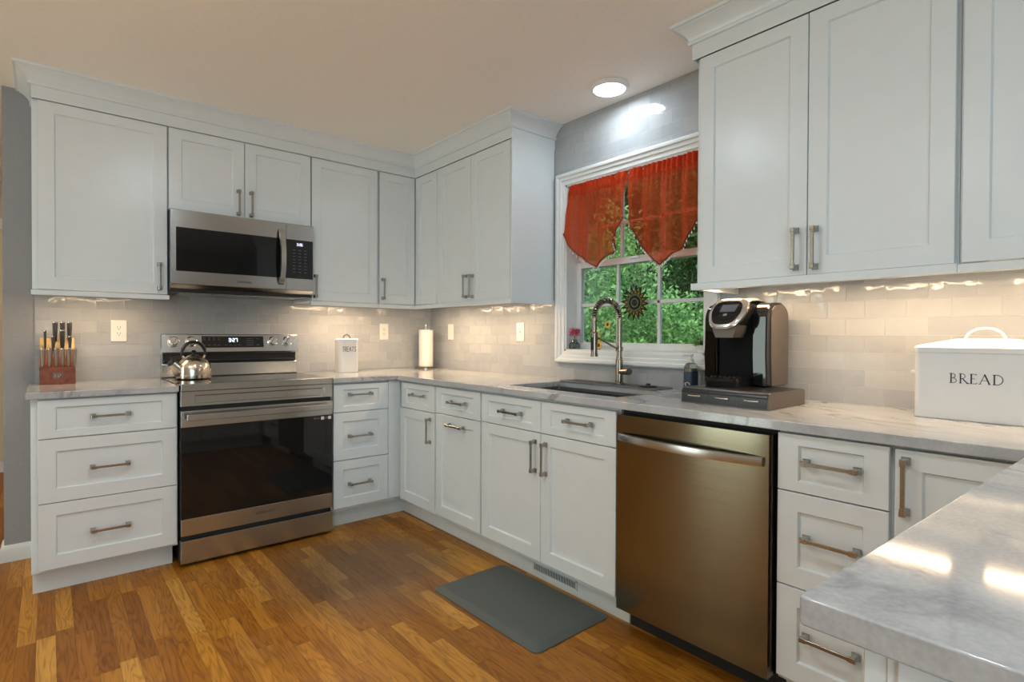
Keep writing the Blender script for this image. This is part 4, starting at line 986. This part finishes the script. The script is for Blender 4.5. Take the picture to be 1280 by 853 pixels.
fdir = Vector((0.068, 0, 0.093)).normalized(); fnrm = Vector((-0.093, 0, 0.068)).normalized(); fc0 = Vector((-0.343 + 0.034, kc, 1.2635))
def fpt(s, t_, h): return tuple(fc0 + Vector((0, -s, 0)) + fdir * t_ + fnrm * (h + 0.0005))
m = MB(); m.prism([(-0.030, 0.004), (0.034, 0.004), (0.040, 0.040), (-0.026, 0.040)], lambda a, b, h: fpt(a, b, h), 0, 0.0012); m.build('screen', M['lcd'], fp)
m = MB(); m.prism(arc(0.0, -0.020, 0.033, 0, 360, 24, 0.016)[:-1], lambda a, b, h: fpt(a, b, h), 0, 0.0014); m.build('button_pad', M['black'], fp)
m = MB(); m.prism(arc(0.0, -0.012, 0.009, 0, 360, 16, 0.006)[:-1], lambda a, b, h: fpt(a, b, h), 0.0014, 0.003); m.build('brew_button', M['silver'], fp)
# silver strap running back over the top
m = MB()
st_ = [(-0.262, 1.3165), (-0.235, 1.322), (-0.20, 1.3245), (-0.15, 1.322), (-0.105, 1.315)]
m.loft([[(x_, kc - HW * 0.95, z_ - 0.010), (x_, kc - HW * 0.80, z_), (x_, kc + HW * 0.80, z_), (x_, kc + HW * 0.95, z_ - 0.010), (x_, kc + HW * 0.80, z_ - 0.016), (x_, kc - HW * 0.80, z_ - 0.016)] for x_, z_ in st_]); m.build('top_handle', M['silver'], hd_)
m = MB(); m.loft([[(x_ * 1.0, kc + yy, zz_) for x_, yy in zip((-0.325, -0.325, -0.24, -0.24), (-w_, w_, w_, -w_))] for zz_, w_ in ((1.214, 0.052), (1.19, 0.046), (1.166, 0.036))]); m.build('nozzle', M['keurig'], hd_)

# ------------------------------------------------------------------ bread box
bx = thing('bread_box', 'white enamel bread box lettered BREAD on the worktop at the right', 'bread box', (-0.115, -3.45, ZC1))
BX0, BX1, BY0, BY1 = -0.212, -0.020, -3.612, -3.287
m = MB(); m.loft([rr(BX0 + .002, BX1 - .002, BY0 + .002, BY1 - .002, 0.016, ZC1 + 0.0005), rr(BX0, BX1, BY0, BY1, 0.018, ZC1 + 0.003), rr(BX0, BX1, BY0, BY1, 0.018, 1.122)]); m.build('body', M['enamel'], bx)
m = MB(); g_ = 0.003
m.loft([rr(BX0 - g_, BX1 + g_, BY0 - g_, BY1 + g_, 0.02, 1.1225), rr(BX0 - g_, BX1 + g_, BY0 - g_, BY1 + g_, 0.02, 1.138), rr(BX0 + .004, BX1 - .004, BY0 + .004, BY1 - .004, 0.018, 1.145), rr(-0.175, -0.058, -3.52, -3.38, 0.02, 1.166), rr(-0.14, -0.09, -3.47, -3.43, 0.015, 1.168)])
bl = m.build('lid', M['enamel'], bx)
m = MB(); m.tube([(-0.116, -3.449 + 0.048 * math.cos(math.radians(180 * i / 18)), 1.163 + 0.036 * math.sin(math.radians(180 * i / 18))) for i in range(19)], 0.0042, 8); m.build('lid_handle', M['enamel'], bl)
m = MB(); m.tube([(-0.16, BY1, 1.055), (-0.16, BY1 + 0.016, 1.055), (-0.07, BY1 + 0.016, 1.055), (-0.07, BY1, 1.055)], 0.006, 8); m.build('side_handle', M['enamel'], bx)
def serif(x, y, w_=0.22): return ([(x - w_ / 2, y), (x + w_ / 2, y)], 0.35)
BR = {'B': (.58, [([(.12, 0), (.12, 1)], 1.1), ([(.0, 1), (.25, 1)] + arc(.25, .76, .22, 90, -90, 8, .24) + [(.12, .52)], .5), ([(.25, .52)] + arc(.25, .26, .32, 90, -90, 8, .26) + [(.0, 0)], .5)]),
      'R': (.68, [([(.12, 0), (.12, 1)], 1.1), ([(.0, 1), (.25, 1)] + arc(.25, .75, .25, 90, -90, 8, .25) + [(.12, .50)], .5), ([(.28, .50), (.70, 0), (.82, 0)], .9), serif(.12, 0)]),
      'E': (.55, [([(.12, 0), (.12, 1)], 1.1), ([(.0, 1), (.52, 1), (.52, .9)], .45), ([(.12, .52), (.42, .52)], .45), ([(.0, 0), (.55, 0), (.55, .12)], .45)]),
      'A': (.86, [([(.05, 0), (.43, 1)], .45), ([(.43, 1), (.82, 0)], 1.1), ([(.20, .38), (.66, .38)], .4), serif(.05, 0), serif(.82, 0)]),
      'D': (.80, [([(.12, 0), (.12, 1)], 1.1), ([(.0, 1), (.30, 1)] + arc(.30, .5, .48, 90, -90, 12, .5) + [(.0, 0)], .6)])}
m = MB(); hh = 0.029; gaps = 0.0062
tot = sum(BR[c_][0] for c_ in 'BREAD') * hh + 4 * gaps; a_ = 0.0; ss = []
for c_ in 'BREAD':
    w_, st_ = BR[c_]
    for pts_, tw in st_: ss.append(([(a_ + x_ * hh - tot / 2, 1.030 + y_ * hh) for x_, y_ in pts_], tw))
    a_ += w_ * hh + gaps
m.mark(ss, lambda a, b, h: (BX0 - h, -3.4435 - a, b), 0.0034); m.build('lettering', M['letter'], bx)

# ------------------------------------------------------------------ things on the window sill and behind the sink
SZ = WZ0 + 0.012
fv = thing('flower_vase', 'small clear glass vase with one pink flower at the left end of the sill', 'vase', (0.030, -1.552, SZ))
m = MB(); m.lathe([(0.0, 0.0005), (0.028, 0.0005), (0.031, 0.006), (0.031, 0.030), (0.020, 0.040), (0.017, 0.050), (0.020, 0.056), (0.018, 0.056), (0.0155, 0.050), (0.018, 0.040), (0.029, 0.030), (0.029, 0.008), (0.0, 0.004)], 0.030, -1.556, SZ, 24, False); m.build('jar', M['clearjar'], fv)
m = MB(); m.tube([(0.030, -1.556, SZ + 0.006), (0.030, -1.560, SZ + 0.085)], 0.0018, 6); m.build('stem', M['green'], fv)
m = MB(); fcn = Vector((0.030, -1.560, SZ + 0.100)); rnd = random.Random(3)
for i in range(70):
    v_ = Vector((rnd.gauss(0, 1), rnd.gauss(0, 1), rnd.gauss(0.2, 0.8))).normalized(); u_ = v_.orthogonal().normalized() * 0.0075
    a = fcn + v_ * 0.006; b = fcn + v_ * rnd.uniform(0.026, 0.040); m.loft([[tuple(a - u_ * .4), tuple(a + u_ * .4)], [tuple(a.lerp(b, .6) - u_), tuple(a.lerp(b, .6) + u_)], [tuple(b - u_ * .3), tuple(b + u_ * .3)]], False, False, False)
m.build('blossom', M['pink'], fv, recalc=False)
sf = thing('sunflower_ornament', 'yellow sunflower ornament on the sill behind the faucet spray head', 'ornament', (0.035, -1.735, SZ))
m = MB(); m.box(0.030, 0.040, -1.715, -1.750, SZ + 0.0003, SZ + 0.006, 0.001); m.tube([(0.036, -1.735, SZ + 0.005), (0.036, -1.733, SZ + 0.092)], 0.002, 6); m.tube([(0.036, -1.738, SZ + 0.005), (0.036, -1.765, SZ + 0.09), (0.036, -1.806, SZ + 0.142)], 0.0015, 6); m.build('stand', M['green'], sf)
def sunflower(c, r_):
    mm = MB()
    for i in range(14):
        a = 2 * PI * i / 14; d_ = Vector((0, math.cos(a), math.sin(a))); q = Vector((0, -math.sin(a), math.cos(a))) * r_ * 0.22
        mm.loft([[tuple(c + d_ * r_ * .35 - q * .6), tuple(c + d_ * r_ * .35 + q * .6)], [tuple(c + d_ * r_ * .7 - q + Vector((-.002, 0, 0))), tuple(c + d_ * r_ * .7 + q + Vector((-.002, 0, 0)))], [tuple(c + d_ * r_ - q * .1), tuple(c + d_ * r_ + q * .1)]], False, False, False)
    p_ = mm.build('petals', M['yellow'], sf, recalc=False)
    mm = MB(); mm.tube([tuple(c + Vector((-.004, 0, 0))), tuple(c + Vector((-.001, 0, 0))), tuple(c + Vector((.002, 0, 0)))], [r_ * .25, r_ * .42, r_ * .3], 14); mm.build('seed_head', M['bark'], p_)
sunflower(Vector((0.032, -1.742, SZ + 0.026)), 0.026); sunflower(Vector((0.032, -1.734, SZ + 0.062)), 0.022); sunflower(Vector((0.032, -1.730, SZ + 0.092)), 0.018); sunflower(Vector((0.032, -1.806, SZ + 0.142)), 0.021)
sg = thing('sill_block', 'small gray framed plaque lying low on the sill left of the faucet column', 'plaque', (0.040, -1.80, SZ))
m = MB(); m.box(0.034, 0.046, -1.752, -1.858, SZ + 0.0003, SZ + 0.030, 0.002); m.build('frame', M['crown'], sg)
m = MB(); m.box(0.0328, 0.0342, -1.757, -1.853, SZ + 0.005, SZ + 0.025); m.build('face', plain('pale_gray_print_card', (0.42, 0.43, 0.42), 0.5, var=0.3, scale=120), sg)
# sun catcher on the glass
sc_ = thing('sun_catcher', 'dark sun-shaped catcher with pointed rays hanging on the window glass', 'sun catcher', (0.055, -1.975, 1.26)); sc0 = Vector((0.055, -1.975, 1.349))
m = MB(); rp = []
for i in range(32):
    a = 2 * PI * i / 32; r_ = 0.097 if i % 2 == 0 else 0.058; rp.append((r_ * math.cos(a + .1), r_ * math.sin(a + .1)))
m.prism(rp, lambda a, b, h: (sc0.x + h, sc0.y + a, sc0.z + b), -0.002, 0.002); rays = m.build('rays', plain('dark_metal_rays', (0.03, 0.022, 0.015), 0.35, 0.6, var=0.3), sc_)
m = MB()
for i in range(16):
    a = 2 * PI * i / 16 + .1; q = .16
    m.prism([(0.050 * math.cos(a - q), 0.050 * math.sin(a - q)), (0.050 * math.cos(a + q), 0.050 * math.sin(a + q)), (0.072 * math.cos(a), 0.072 * math.sin(a))], lambda s_, t_, h: (sc0.x - 0.002 - h, sc0.y + s_, sc0.z + t_), 0, 0.0012)
m.build('amber_inlay', plain('amber_glass_inlay', (0.22, 0.14, 0.012), 0.3, var=0.3, scale=60), rays)
m = MB()
for r0, r1 in ((0.046, 0.039), (0.025, 0.018)):
    m.loft([[(sc0.x - 0.0035, sc0.y + r_ * math.cos(2 * PI * i / 32), sc0.z + r_ * math.sin(2 * PI * i / 32)) for i in range(32)] for r_ in (r0, r1)], False, False)
m.build('green_ring', plain('green_enamel', (0.10, 0.15, 0.08), 0.3, var=0.3, scale=60), rays)
m = MB(); m.tube([(sc0.x - 0.003, sc0.y, sc0.z), (sc0.x - 0.006, sc0.y, sc0.z)], [0.011, 0.007], 20); m.build('boss', M['black'], rays)
m = MB(); m.tube([(sc0.x, sc0.y + 0.030, sc0.z + 0.055), (0.070, sc0.y, 1.51)], 0.0009, 5); m.tube([(sc0.x, sc0.y - 0.030, sc0.z + 0.055), (0.070, sc0.y, 1.51)], 0.0009, 5); m.build('hanging_cord', M['greylogo'], sc_)
m = MB(); m.tube([(0.0905, sc0.y, 1.512), (0.086, sc0.y, 1.512), (0.078, sc0.y, 1.512), (0.068, sc0.y, 1.512)], [0.018, 0.014, 0.006, 0.004], 16); m.build('suction_cup', M['clearjar'], sc_)
# potted succulent on the right end of the sill
pp = thing('potted_plant', 'small spiky green plant in a white pot at the right end of the sill', 'plant', (0.035, -2.385, SZ)); pc_ = Vector((0.035, -2.385, SZ))
m = MB(); m.lathe([(0.0, 0.0005), (0.020, 0.0005), (0.026, 0.036), (0.024, 0.036), (0.0, 0.030)], pc_.x, pc_.y, pc_.z, 20, False); m.build('pot', M['plastic'], pp)
m = MB(); rnd = random.Random(5)
for i in range(60):
    v_ = Vector((rnd.gauss(0, 1), rnd.gauss(0, 1), abs(rnd.gauss(0.8, 0.6)))).normalized(); a = pc_ + Vector((0, 0, 0.033)); b = a + v_ * rnd.uniform(0.035, 0.065); u_ = v_.orthogonal().normalized() * 0.004
    m.loft([[tuple(a - u_), tuple(a + u_)], [tuple(a.lerp(b, .5) - u_), tuple(a.lerp(b, .5) + u_)], [tuple(b - u_ * .1), tuple(b + u_ * .1)]], False, False, False)
m.build('leaves', M['green'], pp, recalc=False)
# soap bottles
def bottle(x_, y_, label, w_, h_, lab, pumpmat):
    b_ = thing('soap_dispenser', label, 'soap dispenser', (x_, y_, ZC1))
    m = MB(); m.loft([rsq(x_, y_, w_, w_ * .75, w_ * .35, ZC1 + .0005), rsq(x_, y_, w_, w_ * .75, w_ * .35, ZC1 + h_ * .86), rsq(x_, y_, w_ * .8, w_ * .6, w_ * .3, ZC1 + h_ * .95), rsq(x_, y_, w_ * .38, w_ * .38, w_ * .3, ZC1 + h_)]); m.build('bottle', M['clearjar'], b_)
    m = MB(); m.loft([rsq(x_, y_, w_ * .9, w_ * .65, w_ * .3, ZC1 + .004), rsq(x_, y_, w_ * .9, w_ * .65, w_ * .3, ZC1 + h_ * .80)]); m.build('soap', plain('amber_soap', (0.50, 0.38, 0.24), 0.2), b_)
    if lab:
        f_ = x_ - w_ - 0.0012
        m = MB(); m.loft([rsq(x_, y_, w_ + .001, w_ * .75 + .001, w_ * .36, ZC1 + .010), rsq(x_, y_, w_ + .001, w_ * .75 + .001, w_ * .36, ZC1 + h_ * .70)]); lb = m.build('label', M['navy'], b_)
        m = MB(); m.mark([[(a, b) for a, b in arc(0.0, ZC1 + .030, .015, 150, 20, 6)], [(-.013, ZC1 + .022), (.008, ZC1 + .022)], [(-.008, ZC1 + .030), (-.008, ZC1 + .044)]], lambda a, b, h: (f_ - h, y_ - a, b), 0.004); m.build('label_print', M['plastic'], lb)
    m = MB(); z_ = ZC1 + h_; m.lathe([(0.0, 0), (.013, 0), (.013, .014), (.006, .017), (.006, .030), (.011, .031), (.011, .040), (0, .041)], x_, y_, z_, 16, False); m.tube([(x_, y_, z_ + .036), (x_ - .022, y_ + 0.022, z_ + .036), (x_ - .028, y_ + 0.028, z_ + .030)], .0052, 8); m.build('pump', pumpmat, b_)
bottle(-0.085, -2.402, 'clear pump soap bottle with navy label, left of the coffee maker', 0.030, 0.135, True, M['plastic'])
bottle(-0.060, -2.487, 'clear soap bottle partly hidden behind the coffee maker', 0.026, 0.115, False, M['plastic'])

# ------------------------------------------------------------------ red sheer valances
rod = thing('curtain_rod', 'slim white curtain rod across the top of the window', 'curtain rod', (0.0, -1.97, 2.04))
m = MB(); m.tube([(0.012, WY0 - 0.013, 2.038), (0.012, WY1 + 0.013, 2.038)], 0.006, 10); m.build('rod', M['crown'], rod)
def valance(label, ya, yb, prof, seed, flare_l, flare_r):
    rnd = random.Random(seed)
    v = thing('valance', label, 'curtain', (0.0, (ya + yb) / 2, 2.05), 'red sheer valances')
    ztop = 2.046; ph = [rnd.uniform(0, 6) for _ in range(4)]
    def zb_(s):
        for (s0, z0_), (s1, z1_) in zip(prof[:-1], prof[1:]):
            if s <= s1: return z0_ + (z1_ - z0_) * (s - s0) / (s1 - s0)
        return prof[-1][1]
    def P(s, t_):
        y = ya + (yb - ya) * s
        y += t_ * (flare_l * max(0, 1 - s / 0.25) - flare_r * max(0, (s - 0.75) / 0.25))
        z = ztop + (zb_(s) - ztop) * t_
        amp = 0.010 + 0.016 * min(1, t_ * 1.3)
        gath = 0.006 * math.sin(95 * s + ph[0]) * math.exp(-((t_ - 0.05) / 0.18) ** 2)
        x = -0.002 - 0.022 * min(1, t_ * 2) + amp * (math.sin(25 * s + ph[1] + 0.4 * math.sin(3 * t_ + ph[2])) * 0.8 + 0.2 * math.sin(47 * s + ph[3])) * (0.30 + 1.4 * abs(2 * s - 1) ** 1.7) + gath
        y += 0.004 * math.sin(41 * s + ph[2]) * t_ * abs(2 * s - 1)
        return (x, y, z)
    m = MB(); m.grid(P, 150, 30); sh = m.build('sheer_panel', M['sheer'], v, angle=180, recalc=False)
    hd2 = MB(); hd2.grid(lambda s, t_: (P(s, t_ * 0.16)[0] - 0.003, P(s, t_ * 0.16)[1], P(s, 0)[2] + 0.004 - 0.055 * t_), 150, 4); hd2.build('rod_pocket', M['sheer'], v, angle=180, recalc=False)
    hm = MB(); hm.tube([P(i / 120, 1.0) for i in range(121)], 0.0042, 6); hm.build('hem', M['hem'], sh)
    bd = MB()
    for i in range(44):
        s = (i + 0.5) / 44; q = P(s, 1.0); L_ = 0.020 + 0.006 * rnd.random()
        bd.loft([[(q[0] + r_ * math.cos(a), q[1] + r_ * math.sin(a), q[2] - 0.002 - d_) for a in (0, 2.09, 4.19)] for r_, d_ in ((0.0004, 0), (0.0006, L_ * .45), (0.0034, L_ * .6), (0.0036, L_ * .85), (0.0004, L_))])
    o = bd.build('bead_fringe', M['clearjar' if False else 'plastic'], sh); o['kind'] = 'stuff'
    return v
valance('left red sheer valance with beaded pointed hem over the window', WY0 - 0.012, -1.962,
        [(0, 1.825), (0.13, 1.745), (0.17, 1.700), (0.25, 1.635), (0.55, 1.556), (0.80, 1.625), (0.90, 1.680), (0.94, 1.740), (1.0, 1.800)], 4, 0.085, -0.010)
valance('right red sheer valance with beaded pointed hem, partly behind the tall cabinet', -1.978, WY1 + 0.012,
        [(0, 1.800), (0.05, 1.745), (0.14, 1.715), (0.20, 1.635), (0.30, 1.600), (0.46, 1.528), (0.75, 1.600), (0.87, 1.690), (1.0, 1.810)], 9, 0.0, 0.05)

# ------------------------------------------------------------------ garden seen through the window
def foliage(name, label, cx, cy, z0, hgt, rx, ry, n, size, mat, seed, cat='shrub', group='shrubs outside the window', clumps=70, trunk=True):
    rs = np.random.RandomState(seed)
    th = thing(name, label, cat, (cx, cy, z0), group)
    cz = z0 + hgt * 0.55
    d = rs.normal(size=(clumps, 3)); d /= np.linalg.norm(d, axis=1)[:, None]
    rad = rs.uniform(0.45, 1.0, size=(clumps, 1)); cc = d * rad * np.array([rx * 0.88, ry * 0.88, hgt * 0.44]) + np.array([cx, cy, cz])
    k = rs.randint(0, clumps, n); sp = np.array([rx, ry, hgt * 0.5]) * 0.13
    P = cc[k] + rs.normal(size=(n, 3)) * sp * np.array([1.0, 1.0, 0.5])
    P[:, 0] = np.clip(P[:, 0], cx - rx + size, cx + rx - size); P[:, 1] = np.clip(P[:, 1], cy - ry + size, cy + ry - size); P[:, 2] = np.maximum(P[:, 2], z0 + 0.05)
    ax_ = rs.normal(size=(n, 3)); ax_[:, 2] -= 0.35; ax_ /= np.linalg.norm(ax_, axis=1)[:, None]
    nr = rs.normal(size=(n, 3)) * 0.7; nr[:, 2] += 1.0; sd_ = np.cross(ax_, nr); sd_ /= (np.linalg.norm(sd_, axis=1)[:, None] + 1e-9)
    up_ = np.cross(sd_, ax_)
    L_ = size * rs.uniform(0.6, 1.3, size=(n, 1)); Wd = L_ * 0.24
    v0 = P; v1 = P + ax_ * L_ * .45 + sd_ * Wd + up_ * L_ * .06; v2 = P + ax_ * L_; v3 = P + ax_ * L_ * .45 - sd_ * Wd + up_ * L_ * .06
    V = np.stack([v0, v1, v2, v3], 1).reshape(-1, 3) - np.array([cx, cy, z0])
    me = bpy.data.meshes.new('leaves'); F = np.arange(n * 4).reshape(-1, 4)
    me.from_pydata(V.tolist(), [], F.tolist()); me.materials.append(M[mat])
    o = bpy.data.objects.new('leaves', me); COL.objects.link(o); o.parent = th; o['kind'] = 'stuff'; ORG[o] = ORG[th]
    m = MB()
    for i in range(5):
        e = cc[rs.randint(0, clumps)]; b = (cx + rs.uniform(-.1, .1), cy + rs.uniform(-.1, .1), z0 - 0.05)
        mid = ((b[0] + e[0]) / 2, (b[1] + e[1]) / 2, z0 + (e[2] - z0) * .6); m.tube([b, mid, tuple(e)], [0.03, 0.02, 0.008], 6)
    m.build('stems', M['bark'], th)
    return th
G0 = -0.6
SH, TR = 'shrubs outside the window', 'trees behind the shrubs'
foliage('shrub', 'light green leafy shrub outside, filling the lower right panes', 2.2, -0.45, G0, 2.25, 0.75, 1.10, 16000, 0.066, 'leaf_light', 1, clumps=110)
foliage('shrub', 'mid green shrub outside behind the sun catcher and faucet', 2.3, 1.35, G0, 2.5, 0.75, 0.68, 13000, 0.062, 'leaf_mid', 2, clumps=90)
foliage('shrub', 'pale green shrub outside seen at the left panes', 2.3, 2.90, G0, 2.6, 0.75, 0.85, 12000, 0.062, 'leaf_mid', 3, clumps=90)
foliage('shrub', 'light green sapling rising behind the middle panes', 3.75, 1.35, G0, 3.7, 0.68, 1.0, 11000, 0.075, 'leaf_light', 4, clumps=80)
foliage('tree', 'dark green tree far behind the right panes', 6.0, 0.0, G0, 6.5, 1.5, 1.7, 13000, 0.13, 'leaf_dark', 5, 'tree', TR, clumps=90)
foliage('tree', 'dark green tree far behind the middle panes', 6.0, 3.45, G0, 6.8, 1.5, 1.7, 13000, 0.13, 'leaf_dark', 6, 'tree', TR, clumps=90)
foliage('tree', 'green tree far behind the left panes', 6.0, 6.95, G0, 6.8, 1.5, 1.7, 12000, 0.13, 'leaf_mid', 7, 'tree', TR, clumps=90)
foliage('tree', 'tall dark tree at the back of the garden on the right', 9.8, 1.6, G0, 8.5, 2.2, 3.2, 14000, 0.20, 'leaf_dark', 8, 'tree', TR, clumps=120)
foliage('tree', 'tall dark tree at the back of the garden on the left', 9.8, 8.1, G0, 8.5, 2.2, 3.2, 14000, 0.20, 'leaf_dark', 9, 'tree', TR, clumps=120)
